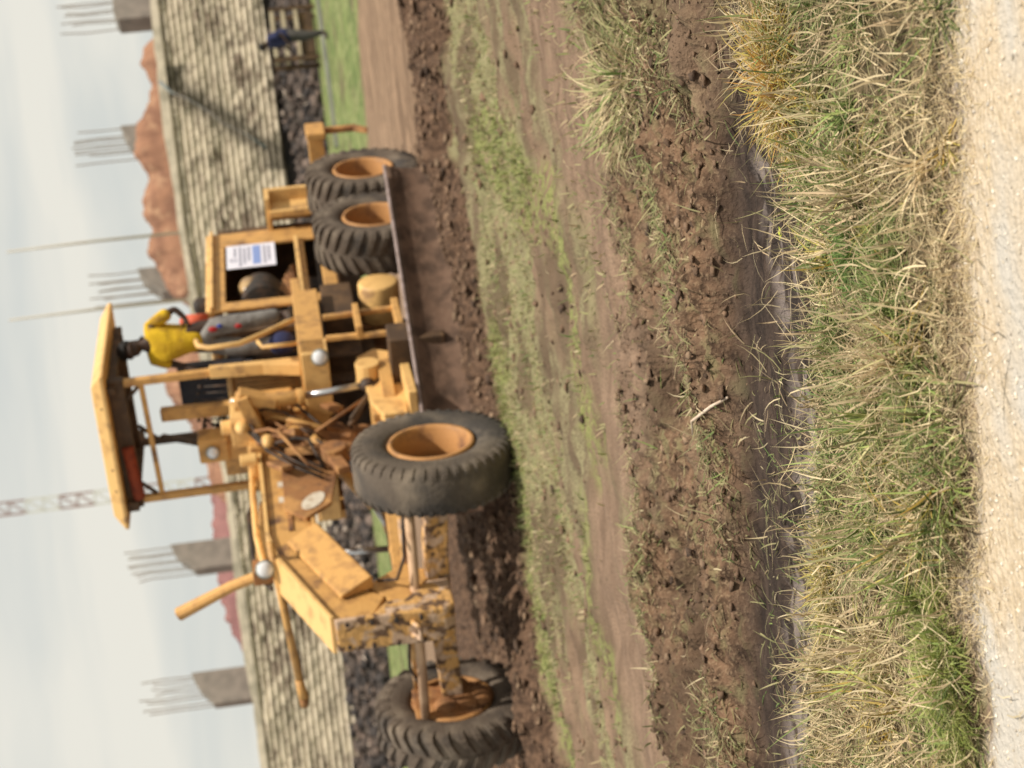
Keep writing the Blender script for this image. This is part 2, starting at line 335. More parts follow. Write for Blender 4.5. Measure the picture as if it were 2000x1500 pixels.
V, F_, C_ = stones(np.stack([x, y, h], -1), s, .7, .3, pal(len(x), [(.56, .48, .37), (.66, .60, .51), (.42, .37, .31), (.28, .25, .21)], [5, 5, 1.5, .6]))
tag(link('gravel_grit', npmesh('gravel_grit', V, None, F_, col=C_), DRYSOIL), 'pale grit and small stones on the path in the foreground', 'gravel', kind='stuff')

def blades(x, y, z, ln, wd, az, lean, curl, cols, nseg=4):
    n = len(x); t = np.linspace(0, 1, nseg+1)
    ang = lean[:, None]+curl[:, None]*t[None]                 # angle from vertical along the blade
    ds = ln[:, None]/nseg
    hx = np.cumsum(np.sin(ang)*ds, 1)-np.sin(ang[:, :1])*ds; hz = np.cumsum(np.cos(ang)*ds, 1)-np.cos(ang[:, :1])*ds
    tw = az[:, None]+(RNG.random((n, 1))-.5)*1.1*t[None]
    cx = x[:, None]+hx*np.cos(tw); cy = y[:, None]+hx*np.sin(tw); cz = np.maximum(z[:, None]+hz, z[:, None]-.004+.004*RNG.random((n, 1)))
    w = wd[:, None]*np.interp(np.linspace(0, 1, nseg+1), [0, .25, .6, 1], [.7, 1, .8, .06])[None]*.5
    sa = az+math.pi/2+(RNG.random(n)-.5)*1.6; sx = np.cos(sa)[:, None]*w; sy = np.sin(sa)[:, None]*w
    Lf = np.stack([cx-sx, cy-sy, cz], -1); Rt = np.stack([cx+sx, cy+sy, cz], -1)
    V = np.stack([Lf, Rt], 2).reshape(n, -1, 3); k = V.shape[1]; base = (np.arange(n)*k)[:, None, None]
    q = np.array([[2*i, 2*i+1, 2*i+3, 2*i+2] for i in range(nseg)])[None]+base
    return V.reshape(-1, 3), q.reshape(-1, 4), np.repeat(cols, k, 0)
def merge(parts):
    Vs, Qs, Cs = [], [], []; o = 0
    for V, Q, C in parts: Vs.append(V); Qs.append(Q+o); Cs.append(C); o += len(V)
    return np.concatenate(Vs), np.concatenate(Qs), np.concatenate(Cs)
GRS = mat('grass_blades', (.1, .1, .1), None, .6, attr='Col', spec=.25)
def trans(m):
    n = m.node_tree.nodes; l = m.node_tree.links; b = n['Principled BSDF']; tr = n.new('ShaderNodeBsdfTranslucent'); ad = n.new('ShaderNodeMixShader'); ad.inputs[0].default_value = .25
    a = [x for x in n if x.type == 'ATTRIBUTE'][0]; l.new(a.outputs['Color'], tr.inputs[0]); l.new(b.outputs[0], ad.inputs[1]); l.new(tr.outputs[0], ad.inputs[2]); l.new(ad.outputs[0], n['Material Output'].inputs[0])
trans(GRS)
GREEN = [(.21, .27, .08), (.14, .20, .06), (.29, .33, .12)]; OLIVE = [(.30, .28, .13), (.38, .34, .17)]; STRAW = [(.52, .41, .24), (.62, .51, .32), (.42, .31, .19)]; YEL_ = [(.42, .36, .10), (.48, .34, .09)]
def col_field(x, y, green):     # patches of green among straw, larger than single blades
    n = len(x); g = fbm(x, y, 2.6, 3, 11); out_ = np.zeros((n, 3)); r = RNG.random(n); gg = green*.85*sm(.44, .62, g+.08*(RNG.random(n)-.5))
    a = pal(n, GREEN+OLIVE, [3, 2.2, 2, 1.5, 1]); b = pal(n, STRAW+OLIVE+YEL_, [3, 1.6, 2.5, 2.5, 2.2, .5, .3])
    return np.where((r < gg)[:, None], a, b)
def verge_grass():
    parts = []
    x, y, h = scatter(84000, None, None, 3.75, 6.2, {'verge': 1, 'ditch': .02}, power=1.4)
    tuft = fbm(x, y, 3.2, 4, 13); k = RNG.random(len(x)) < .04+.8*sm(.46, .62, tuft); x, y, h = x[k], y[k], h[k]; n = len(x); tuft = tuft[k]
    az = fbm(x, y, 3.5, 2, 14)*14+RNG.normal(0, .9, n); ln = (.02+.05*RNG.random(n)**1.5)*(.6+.8*sm(.45, .65, tuft))
    parts.append(blades(x, y, h, ln, .0026+.0030*RNG.random(n), az, RNG.random(n)*.9+.4, RNG.normal(.9, 1.2, n), col_field(x, y, 1.0)))
    kinds = [(GREEN, [3, 2, 2]), (STRAW, [3, 2, 2]), (OLIVE+GREEN, [2, 2, 1, 1, 1]), (STRAW+YEL_, [2, 2, 1, 2, 1]), ([(.36, .40, .13), (.28, .34, .09)], [1, 1]), (STRAW, [3, 3, 1])]
    cx, cy, ch = scatter(2200, None, None, 3.8, 6.0, {'verge': 1}, power=3)
    g = fbm(cx, cy, 1.7, 3, 15)+.05*sm(5.0, 4.4, cy); dens = sm(.46, .55, fbm(cx, cy, 2.6, 3, 16))
    for i in range(len(cx)):
        if RNG.random() > .12+.88*dens[i]: continue
        edge = min(1, .5+max(0, line(DT1, cx[i])-cy[i])*2.0); kd = kinds[int(np.clip((0 if g[i] > .515 else 2 if g[i] > .475 else 1)+RNG.integers(0, 2)*2, 0, 5)) if RNG.random() < .8 else RNG.integers(0, 6)]
        n = int(16+48*RNG.random()); rad = .02+.07*RNG.random(); a = RNG.random(n)*6.28; q = RNG.random(n)**.7; dom = RNG.random()*6.28; w_ = RNG.random()
        x = cx[i]+rad*q*np.cos(a); y = cy[i]+rad*q*np.sin(a); az = np.where(RNG.random(n) < .3+.6*w_, dom+RNG.normal(0, .4, n), a)
        ln = (.10+.20*RNG.random()**1.3)*edge*(.35+.75*RNG.random(n)); low = RNG.random()**.7
        parts.append(blades(x, y, height(x, y), ln, .0035+.0055*RNG.random(n), az, .25+1.0*low+.3*RNG.random(n), RNG.normal(1.3, 1.1, n), pal(n, *kd)*(.6+.75*RNG.random()), 6))
    # dead stalks, runners and litter lying on top, thickest where the verge meets the path
    x, y, h = scatter(42000, None, None, 3.6, 6.3, {'verge': .45, 'ditch': .06, 'gravel': .006}); n = len(x)
    parts.append(blades(x, y, h+.01+.03*RNG.random(n), .05+.15*RNG.random(n), .0028+.0034*RNG.random(n), RNG.random(n)*6.28, .9+RNG.random(n)*.7, RNG.normal(0, 1.4, n), pal(n, STRAW+OLIVE, [4, 4, 3, 1, 1])))
    x, y, h = scatter(120000, None, None, 3.5, 4.6, {'verge': 1, 'gravel': 1}); dd = y-line(GV, x); k = np.exp(-((dd-.03)/.10)**2) > RNG.random(len(x)); x, y, h = x[k], y[k], h[k]; n = len(x)
    parts.append(blades(x, y, h+.004, .015+.05*RNG.random(n), .0018+.002*RNG.random(n), RNG.random(n)*6.28, 1.3+.3*RNG.random(n), RNG.normal(0, .8, n), pal(n, STRAW, [3, 5, 1])))
    V, Q, C = merge(parts); tag(link('grass', npmesh('grass', V, Q, col=C, smooth=True), GRS), 'tangled green and straw grass on the verge beside the pale path', 'grass', kind='stuff')
verge_grass()
def clump(cx, cy, rx, ry, n, ln, cols, wts, lab, cat, lean=.35, wd=.004, az0=None):
    a = RNG.random(n)*6.28; r = RNG.random(n)**.6; x = cx+rx*r*np.cos(a); y = cy+ry*r*np.sin(a)
    az = a+RNG.normal(0, .6, n) if az0 is None else az0+RNG.normal(0, .5, n)
    V, Q, C = blades(x, y, height(x, y), ln*(.45+.75*RNG.random(n)), wd*(.6+.6*RNG.random(n)), az, lean*RNG.random(n)+.1+.5*r, .4+1.6*RNG.random(n), pal(n, cols, wts))
    c = Vector((cx, cy, 0)); V = V-np.array(c); o = link(cat.replace(' ', '_'), npmesh('clump', V, Q, col=C, smooth=True), GRS); o.location = c
    tag(o, lab, cat); return o
clump(1.35, 7.75, .36, .85, 1000, .25, STRAW+OLIVE+GREEN, [2, 2, 2, 3, 3, 1, 1, 1], 'tall weedy clump bent over the churned soil, at the right-hand end', 'weed', .9, .009)
clump(.80, 5.12, .24, .20, 1300, .17, YEL_+STRAW+[(.50, .27, .07)], [4, 4, 1, 1, 1, 3], 'yellow and orange dying weed clump at the near edge of the ditch', 'weed', .6, .006)
clump(-.72, 5.28, .16, .13, 900, .13, YEL_+OLIVE, [4, 2, 3, 3], 'yellowish dry weed clump overhanging the muddy ditch', 'weed', .6, .005)
clump(-.88, 4.28, .22, .12, 1500, .11, [(.30, .33, .09), (.36, .38, .13), (.20, .25, .06)], [3, 2, 2], 'bright lime green grass tuft by the pale path', 'grass tuft', .5, .004)
clump(.26, 4.52, .16, .12, 1300, .10, [(.09, .15, .035), (.13, .20, .05)], [3, 2], 'dark green leafy tuft amid the straw grass', 'grass tuft', .6, .008)
clump(.02, 4.28, .30, .12, 1500, .11, GREEN, [3, 2, 2], 'mid green grass tuft between the dark tuft and the pale path', 'grass tuft', .5, .0045)
def mid_weeds():
    parts = []
    x, y, h = scatter(75000, None, None, 8.3, 15.5, {'mix': .45, 'bright': .7, 'track': -.35, 'windrow': -.6, 'clod': .05}, ypow=1.4)
    k = RNG.random(len(x)) < sm(.48, .58, fbm((x+.5*y)*.4, (y-.5*x)*1.5, 1.1, 4, 82))*.9+.05; x, y, h = x[k], y[k], h[k]; n = len(x); br = zones(x, y)['bright']
    c = np.where((RNG.random(n) < .75*br)[:, None], pal(n, [(.19, .21, .07), (.27, .29, .10), (.15, .165, .06)], [3, 2, 3]), pal(n, OLIVE+STRAW+GREEN, [5, 4, 1.4, 1, 2.5, 1.2, 1.6, 1])*.85)
    parts.append(blades(x, y, h, (.03+.06*RNG.random(n)**1.5)*(1+.3*br), .006+.007*RNG.random(n), RNG.random(n)*6.28, RNG.random(n)*.9+.1, RNG.random(n)*1.4, c))
    V, Q, C = merge(parts); tag(link('sparse_grass', npmesh('sparse_grass', V, Q, col=C, smooth=True), GRS), 'low sparse grass flattened in streaks between the wheel tracks and the grader', 'grass', kind='stuff')
    x, y, h = scatter(135000, None, None, 5.8, 9.4, {'clod': .8, 'ditch': .10, 'track': -.2}, ypow=1.0)
    k = RNG.random(len(x)) < .9*sm(.50, .62, fbm((x+.5*y)*.6, (y-.5*x)*1.4, 1.6, 4, 22))+.05; x, y, h = x[k], y[k], h[k]; n = len(x)
    V, Q, C = blades(x, y, h, .03+.14*RNG.random(n)**2, .0035+.005*RNG.random(n), RNG.random(n)*6.28, RNG.random(n)*.9+.7, RNG.random(n)*1.4, pal(n, OLIVE+STRAW+GREEN, [5, 4, 1.2, .8, 2, 1, 1.6, .6])*.85)
    tag(link('dry_stubble', npmesh('dry_stubble', V, Q, col=C, smooth=True), GRS), 'dry roots and wisps of grass poking from the churned soil', 'dry grass', kind='stuff')
mid_weeds()
for cx_, cy_, col_, lab_ in ((.45, 5.12, STRAW+GREEN, 'straw and green tuft arching over the near bank of the ditch beside the yellow weed'), (-.15, 5.15, STRAW+OLIVE, 'loose straw tuft drooping over the middle of the ditch bank'), (-1.2, 5.78, OLIVE+GREEN, 'olive tuft sprawling over the ditch bank furthest left')):
    clump(cx_, cy_, .20, .10, 170, .26, col_, [3, 2, 2, 1, 1, 1][:len(col_)], lab_, 'grass tuft', 1.0, .008)
# pale twig and a bright leaf
PALE = mat('bleached_wood', (.60, .48, .38), (.45, .33, .24), .8, 20)
def hz(x, y): return float(height(np.array([x]), np.array([y]))[0])
pp = [(-.15, 6.44), (-.18, 6.52), (-.23, 6.62), (-.29, 6.76)]
tag(MB().tube([(a, b, hz(a, b)+.016) for a, b in pp], [.005, .007, .006, .003], 8).build('twig', PALE, bevel=0, smooth=True), 'bleached pale twig lying on the churned soil', 'twig')
LEAFM = mat('lime_leaf', (.30, .36, .03), (.38, .40, .04), .6, 8)
mb = MB(); c0 = Vector((.40, 5.63, hz(.4, 5.63)+.03))
for k, (a, b_) in enumerate(((0, .020), (1.3, .017), (2.7, .02), (4.2, .016))):
    dv = Vector((math.cos(a), math.sin(a), .25)); sd = Vector((-math.sin(a), math.cos(a), 0)); p = c0+dv*.005
    vs = [mb.b.verts.new(q) for q in (p, p+dv*b_*.5+sd*.011, p+dv*b_, p+dv*b_*.5-sd*.011, p+dv*b_*.5+Vector((0, 0, -.004)))]
    mb.face([vs[0], vs[1], vs[4]]); mb.face([vs[1], vs[2], vs[4]]); mb.face([vs[2], vs[3], vs[4]]); mb.face([vs[3], vs[0], vs[4]])
tag(mb.build('seedling', LEAFM, bevel=0), 'tiny lime green seedling in the muddy ditch', 'seedling')

# ------------------------------------------------------------------ distance: course-built embankment wall, columns, mounds
def build_wall():
    root = empty('embankment_wall', (0, 60, 0)); tag(root, 'long pale embankment wall of thin rough horizontal courses', 'wall')
    nx, nz = 1500, 150; xs = np.linspace(-45, 45, nx); T0 = np.linspace(0, 1, nz); X, T0 = np.meshgrid(xs, T0); zlo = np.interp(X, [-13, 15], [1.02, 1.62]); ztp = np.interp(X, [-45, -13, -1, 6.7, 45], [4.5, 4.53, 4.69, 5.19, 5.19]); Z = zlo+(ztp-zlo)*T0
    j = 4.7*(Z+.03*(fbm(X, Z, .5, 3, 31)-.5)); co_ = j % 1; row = np.floor(j)
    bx = (X*1.7+row*.37+.25*fbm(X, row*3.1, 1.2, 2, 61)); bi = np.floor(bx); bf = bx-bi; blk = PERM[bi.astype(int) & 511, (row*7).astype(int) & 511]
    ridge = np.clip(np.minimum(co_, 1-co_)*3.6, 0, 1)*np.clip(np.minimum(bf, 1-bf)*9+.35, 0, 1)
    Y = -.11*ridge*(.5+fbm(X, row*7.7, 1.6, 3, 32)) - .25*(fbm(X, Z*1.3, 1.1, 5, 33)-.5)+(Z-.9)*.09
    fu = lambda cx, cz: 0
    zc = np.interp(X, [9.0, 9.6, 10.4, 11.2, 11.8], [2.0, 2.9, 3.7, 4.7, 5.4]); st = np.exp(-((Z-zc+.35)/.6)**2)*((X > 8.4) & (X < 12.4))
    wn = .5+1.25*(fbm(X, Z*2.0, 1.9, 5, 36)-.5); dark = .75*sm(.46, .62, fbm(X, Z*1.6, .55, 4, 34)); c = np.zeros((nz, nx, 3)); light = np.array([.62, .53, .40]); dk = np.array([.165, .12, .088]); mid = np.array([.30, .26, .20])
    sp = fbm(X*.8, Z*1.6, 5, 3, 37)-.5; tone = np.clip(.0+.80*(1-ridge)**1.3+.6*(.5-wn)+1.8*sp*(.4+dark)+.22*(blk-.4)+.50*dark*np.clip(1.3-abs(T0-.55)*2.2, 0, 1), 0, 1)[..., None]
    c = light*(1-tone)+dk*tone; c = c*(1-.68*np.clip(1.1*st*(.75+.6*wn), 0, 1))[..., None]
    V = np.stack([X, Y, Z], -1).reshape(-1, 3); i = np.arange(nx*nz).reshape(nz, nx); q = np.stack([i[:-1, :-1], i[:-1, 1:], i[1:, 1:], i[1:, :-1]], -1).reshape(-1, 4)
    WM = mat('rough_coursed_stone', (.3, .3, .3), None, .95, attr='Col', bump=.5, bscale=6)
    link('wall_face', npmesh('wall_face', V, q, col=c.reshape(-1, 3)), WM, root)
    CAP = mat('concrete_cap', (.56, .48, .37), (.33, .29, .22), .9, 2, .4, .65, bump=.4, bscale=5)
    mb = MB(); xs = np.linspace(-45, 45, 181)
    base = np.interp(xs, [-45, -13, -1, 6.7, 45], [4.5, 4.53, 4.69, 5.19, 5.19]); top = [q+.24+.05*math.sin(a*.7)+.07*random.random() for a, q in zip(xs, base)]
    A = [[mb.b.verts.new(p) for p in ((a, .37, q), (a, .18, q+.001), (a, .22, t), (a, 2.2, t+.03))] for a, t, q in zip(xs, top, base)]
    for r0, r1 in zip(A, A[1:]):
        for k in range(3): mb.face([r0[k], r1[k], r1[k+1], r0[k+1]])
    mb.build('coping', CAP, root, bevel=0)
    BK = mat('dark_footing', (.045, .04, .038), (.09, .075, .065), .95, 2)
    MB().box((-45, 45), (.45, 2.2), (-.3, 4.4)).build('footing', BK, root, bevel=0)
build_wall()
TEAL = mat('faded_blue_plastic', (.16, .22, .235), (.20, .18, .16), .7, 1.2, .4, .6)
pts = [(11.85, 59.95, 5.42), (11.45, 59.85, 5.1), (11.1, 59.75, 4.5), (10.6, 59.7, 3.85), (10.2, 59.65, 3.5), (9.7, 59.6, 2.7), (9.15, 59.55, 2.05)]
tag(MB().tube(pts, [.07, .05, .02, .03, .02, .02, .05], 10).build('hose', TEAL, bevel=0, smooth=True), 'faded grey-blue hose running slantwise down the embankment wall', 'hose')
def rubble():
    n = 9000; x = RNG.random(n)*62-31; t = RNG.random(n)**.8; y = 60.2-3.2*t; z = 1.5*(1-t)*(.55+.7*fbm(x, y*0, .35, 3, 41)); s = .05+.20*RNG.random(n)**3.2
    cols = pal(n, [(.045, .038, .036), (.085, .065, .055), (.15, .11, .09), (.42, .34, .28)], [5, 5, 3.2, .6])
    V, F_, C_ = stones(np.stack([x, y, z], -1), s, .75, .45, cols); m = mat('dark_broken_rock', (.1, .1, .1), None, .95, attr='Col', bump=.4, bscale=8)
    tag(link('rubble', npmesh('rubble', V, None, F_, col=C_), m), 'dark broken rock heaped along the foot of the embankment wall', 'rubble', kind='stuff')
    xs = np.linspace(-45, 45, 300); prof = np.array([0, .5, 1.3, 2.2, 3.2]); X, T = np.meshgrid(xs, prof); Z = 1.45*(1-T/3.2)*(.55+.7*fbm(X, T*0, .35, 3, 41))-.04; V = np.stack([X, 60.2-T, Z], -1).reshape(-1, 3)
    i = np.arange(len(xs)*5).reshape(5, -1); q = np.stack([i[:-1, :-1], i[1:, :-1], i[1:, 1:], i[:-1, 1:]], -1).reshape(-1, 4)
    tag(link('rubble_bank', npmesh('rubble_bank', V, q), mat('dark_bank_soil', (.05, .042, .036), (.10, .08, .065), .95, 1.5, bump=.6, bscale=5)), 'dark earth bank under the broken rock', 'bank', kind='structure')
rubble()
CONC = mat('raw_concrete', (.27, .24, .205), (.20, .18, .155), .9, 2.5, .4, .65, bump=.3, bscale=12)
REB = mat('rusted_rebar', (.30, .27, .23), (.24, .19, .15), .8, 4)
pl = [(15.15, 7.0, 6.8, 'rough concrete column stub with bent bars, nearest the blue-shirted worker', 1.4),
      (10.3, 7.2, 6.6, 'concrete column stub with bare bars standing behind the peak of the orange-brown mound', 1.1),
      (5.1, 7.2, 6.4, 'concrete column stub with bare bars behind the two thin poles', 1.1),
      (-4.95, 7.2, 6.4, 'concrete column stub with bare bars just left of the canopy, above the purplish mound', 1.1),
      (-9.75, 7.0, 6.3, 'concrete column stub with bare bars standing furthest left, away from any mound', 1.3)]
for x, zh, zl, lab, wd in pl:
    x *= 66/63; zh = (zh-H)*66/63+H; zl = (zl-H)*66/63+H; c = empty('concrete_column', (x, 66, 4.5), R(20)); tag(c, lab, 'column', 'unfinished columns along the top of the wall')
    MB().prism([(-wd/2, 0), (wd/2, 0), (wd/2, zh-4.5), (wd*.2, zh-4.62), (-wd*.1, (zh+zl)/2-4.45), (-wd*.35, zl-4.38), (-wd/2, zl-4.5)], 'y', -.5, .5).build('column_shaft', CONC, c, .03)
    mb = MB()
    for bx in (-.42, -.14, .14, .42):
        for by in (-.38, .38):
            jx, jy = random.uniform(-.03, .03), random.uniform(-.04, .04); mb.tube([(bx*wd, by, 1.1), (bx*wd+jx*.8, by, 2.9), (bx*wd-jx*.6, by+jy, 3.8), (bx*wd+jx*2, by+jy, random.uniform(4.2, 4.85))], .026, 6)
    mb.build('rebar', REB, c, 0)
POLE = mat('grey_pole_metal', (.42, .39, .32), (.36, .31, .24), .7, 1)
for x, z1, lab in ((6.75, 11.4, 'taller thin grey pole standing in front of the orange-brown mound'), (4.35, 11.6, 'thin grey pole standing above the operator, nearer the canopy')):
    p = empty('thin_pole', (x, 61.6, 5.40)); tag(p, lab, 'pole', 'thin poles on the wall top'); MB().tube([(0, 0, 0), (.02, 0, z1/2-2.7), (-.03, 0, z1-5.3)], [.055, .05, .035], 8).build('pole_shaft', POLE, p, 0, True); MB().box((-.16, .16), (-.16, .16), (0, .06)).build('base_plate', POLE, p)
def hill(name, pts, y, dep, m):
    xs = np.linspace(pts[0][0], pts[-1][0], 220); top = np.interp(xs, [p[0] for p in pts], [p[1] for p in pts]); top = top+.22*(fbm(xs, xs*0, 1.6, 4, 51)-.5)
    T = np.linspace(-1, 1, 41); X, TT = np.meshgrid(xs, T); env = (1-TT**2); Z = 4.4+(top-4.4)[None]*env+(.5*(fbm(X, TT*dep, 1.3, 5, 52)-.5)+.22*(fbm(X, TT*dep, 5, 4, 53)-.5))*env; Y = y+TT*dep
    V = np.stack([X, Y, Z], -1).reshape(-1, 3); i = np.arange(41*220).reshape(41, 220); q = np.stack([i[:-1, :-1], i[:-1, 1:], i[1:, 1:], i[1:, :-1]], -1).reshape(-1, 4)
    tag(link(name, npmesh(name, V, q, smooth=True), m), kind='structure')
HM = mat('red_earth', (.29, .15, .09), (.19, .095, .06), .95, 1.2, .4, .62, bump=1, bscale=5, c3=(.34, .20, .12), s3=2.5, lo3=.55, hi3=.7)
HP = mat('purplish_earth', (.24, .115, .105), (.16, .075, .075), .95, .6, .4, .65)
def zk(p, y): return [(x*y/63, (z-H)*y/63+H) for x, z in p]
tag(bpy.data.objects.get('ground'), kind='structure')
hill('hill', zk([(3.2, 4.6), (4.0, 5.3), (4.6, 6.1), (5.4, 6.4), (6.2, 6.65), (7.1, 6.5), (7.6, 6.7), (8.2, 6.7), (9.1, 6.3), (9.9, 6.75), (10.6, 6.6), (11.4, 6.2), (12.2, 5.95), (12.6, 6.0), (13.1, 6.15), (13.7, 5.9), (14.3, 5.2)], 63.9), 63.9, 1.6, HM)
hill('hill', zk([(-3.6, 4.8), (-2.7, 5.4), (-1.6, 5.5), (-.5, 5.7), (.6, 6.3), (1.3, 6.7), (2.0, 6.5), (2.8, 5.9), (3.8, 5.0)], 70), 70, 3.5, HM)
hill('hill', zk([(-9.6, 4.6), (-8.6, 5.0), (-7.7, 5.35), (-6.7, 5.62), (-5.4, 5.6), (-4.2, 5.5), (-3.6, 5.55), (-2.8, 5.6), (-1.8, 5.4), (-1.0, 4.8)], 72), 72, 3.5, HP)
# platform fill carrying columns and mounds
tag(MB().box((-45, 45), (62.2, 90), (-.3, 4.6)).build('terrace_fill', HM, bevel=0), kind='structure')
# lattice mast
tw = empty('lattice_mast', (-9.5, 260, 0)); tag(tw, 'tall red and white lattice mast rising far behind the canopy', 'mast')
def mastseg(z0, z1):
    mb = MB(); w = .95
    for sx in (-1, 1):
        for sy in (-1, 1): mb.beam((sx*w, sy*w, z0), (sx*w, sy*w, z1), .22, .22, (1, 0, 0))
    n = max(1, int((z1-z0)/1.8)); h_ = (z1-z0)/n
    for i in range(n):
        a = z0+i*h_; b_ = a+h_
        for sy in (-1, 1): mb.beam((-w, sy*w, a), (w, sy*w, b_), .12, .12); mb.beam((-w, sy*w, b_), (w, sy*w, b_), .12, .12)
        for sx in (-1, 1): mb.beam((sx*w, -w, a), (sx*w, w, b_), .12, .12)
    return mb
TR = mat('faded_red_mast', (.30, .18, .16), None, .8); TWH = mat('faded_white_mast', (.62, .60, .56), None, .8)
for i in range(12): mastseg(i*5, i*5+5).build('mast_section', TR if i % 2 else TWH, tw, 0)
# barred frame by the rubble
WD = mat('pale_planks', (.50, .42, .30), (.36, .29, .2), .9, 3)
fr = empty('slatted_crate', (11.75, 54.5, 0), R(8)); tag(fr, 'pale slatted crate stack standing by the rubble behind the blue-shirted worker', 'crate')
mb = MB(); [mb.box((-.75, .75), (-.5, .5), (z, z+.12)) for z in (.55, .95, 1.3)]; mb.build('slats', WD, fr)
mb = MB(); [mb.box((sx-.06, sx+.06), (sy-.06, sy+.06), (0, 1.45)) for sx in (-.83, .83) for sy in (-.4, .4)]; mb.box((-.7, .7), (-.42, .42), (.1, .5)); mb.build('frame', DBR, fr)
# thin grey strip across the far grass
KB = mat('grey_kerb_concrete', (.26, .26, .22), (.2, .2, .17), .9, 2)
xs = np.linspace(7, 30, 60); mb = MB(); prev = None
for a in xs:
    yy = 47.5+(a-10)*.25+.15*math.sin(a*1.3); r = [mb.b.verts.new(p) for p in ((a, yy-.14, 0), (a, yy-.14, .10), (a, yy+.14, .10), (a, yy+.14, 0))]
    if prev:
        for k_ in range(3): mb.face([prev[k_], r[k_], r[k_+1], prev[k_+1]])
    prev = r
tag(mb.build('drain_kerb', KB, bevel=0), 'thin grey concrete drain edge crossing the far green grass', 'kerb')

# ------------------------------------------------------------------ motor grader
G = empty('road_grader', ORG, R(-117)); tag(G, 'old yellow motor grader with open canopy cab and mud-spattered nose', 'grader')
def wheel(X, Y, lugs, parent=G, steer=0, wide=1.0, rubber=None):
    sgn = 1 if Y > 0 else -1; hw = .185; Rr = .675
    prof = [(.33, -.15), (.315, -.17), (.32, -.185), (.355, -.185), (.365, -.165), (.36, -.14), (.335, -.05), (.335, .10), (.35, .15), (.36, .165), (.35, .185), (.318, .185), (.31, .16), (.29, .10), (.28, -.02), (.29, -.12)]
    mb = MB().lathe(prof, 48)
    w = mb.build('wheel', RIM, parent, 0, True); w.location = (X, Y, Rr-.02); w.scale = (1, wide, 1); w.rotation_euler = (0, 0, steer if sgn > 0 else steer+math.pi)
    MB().lathe([(.0001, -.06), (.12, -.06), (.14, -.09), (.292, -.10), (.292, -.125), (.13, -.115), (.0001, -.11)], 36, closed=False).build('wheel_disc', RUS, w, 0, True)  # darker brown puts the shade of the rim cavity into the disc colour
    # tyre
    tp = [(.36, -.155), (.40, -.19), (.50, -.205), (.59, -.20), (.635, -.18), (.655, -.13), (.66, 0), (.655, .13), (.635, .18), (.59, .20), (.50, .205), (.40, .19), (.36, .155)]
    mb = MB().lathe(tp, 72)
    worn = rubber is not None; n = 44 if worn else 30
    for i in range(n):
        for s_ in (-1, 1):
            a0 = 2*math.pi*(i+(.5 if s_ > 0 else 0))/n; da = 2*math.pi/n*.27; rows = []
            for (yy, rr, sh) in (((.13, .655, .1), (.165, .650, .05), (.192, .632, 0), (.204, .60, 0)) if worn else ((.0+.015, .66, 1.1), (.09, .672, .55), (.16, .668, .1), (.195, .64, -.05), (.207, .59, -.1))):
                rows.append([mb.b.verts.new((r2*math.cos(a0+q*da+sh*.11), s_*yy, r2*math.sin(a0+q*da+sh*.11))) for r2, q in ((rr-.03, -1), (rr+lugs, -.75), (rr+lugs, .75), (rr-.03, 1))])
            for p, q in zip(rows, rows[1:]):
                for k_ in range(3): mb.face([p[k_], p[k_+1], q[k_+1], q[k_]])
            mb.face(rows[0]); mb.face(rows[-1][::-1])
    ty = mb.build('tyre', rubber or RUB, w, 0, False)
    for p in ty.data.polygons:
        if len(p.vertices) == 4 and p.index < 13*72: p.use_smooth = True
    mb = MB().lathe([(.0001, -.015), (.07, -.015), (.085, -.03), (.09, -.09)], 24, closed=False)
    for k_ in range(10):
        a = k_*math.pi/5; mb.tube([(.16*math.cos(a), -.09, .16*math.sin(a)), (.16*math.cos(a), -.06, .16*math.sin(a))], .014, 6)
    mb.build('hub', DBR, w, 0, True)
    return w
wheel(0, 1.17, .005, rubber=RUBN, steer=R(5)); wheel(0, -1.40, .020, steer=R(5))
for X in (-5.3, -6.85): wheel(X, 1.12, .018, wide=1.22); wheel(X, -1.12, .018, wide=1.22)

def P(name, mb, m, bevel=.008, smooth=False, parent=G): return mb.build(name, m, parent, bevel, smooth)
# gooseneck main frame
wY = .16
prof = [(-3.7, 2.02), (-3.3, 2.12), (-.85, 2.07), (-.45, 2.0), (.56, 1.6), (.56, 1.28), (.30, 1.16), (.1, 1.40), (-.55, 1.62), (-.9, 1.70), (-3.3, 1.68), (-3.7, 1.62)]
fr_ = P('main_frame', MB().prism(prof, 'y', -wY+.02, wY-.02), YEL, .012)
top = [(-3.3, 2.12), (-.85, 2.07), (-.45, 2.0), (.57, 1.6), (.57, 1.632), (-.43, 2.035), (-.84, 2.105), (-3.3, 2.155)]
P('frame_top_plate', MB().prism(top, 'y', -wY-.02, wY+.02), YLT, .004)
bot = [(-3.3, 1.68), (-.9, 1.70), (-.55, 1.62), (.1, 1.40), (.12, 1.37), (-.56, 1.585), (-.9, 1.665), (-3.3, 1.645)]
P('frame_bottom_plate', MB().prism(bot, 'y', -wY-.02, wY+.02), YEL, .004)
mb = MB().prism([(.56, 1.60), (.60, 1.59), (.62, .70), (.56, .62), (.18, .62), (.18, .80), (.40, 1.0), (.40, 1.16), (.56, 1.28)], 'y', -.155, .155)
P('nose_block', mb, MUD, .012)
P('nose_side_web', MB().prism([(.30, 1.16), (.38, 1.14), (.38, .98), (.12, .80), (-.05, .80), (-.1, 1.05), (.1, 1.3)], 'y', -.13, .13), YEL)
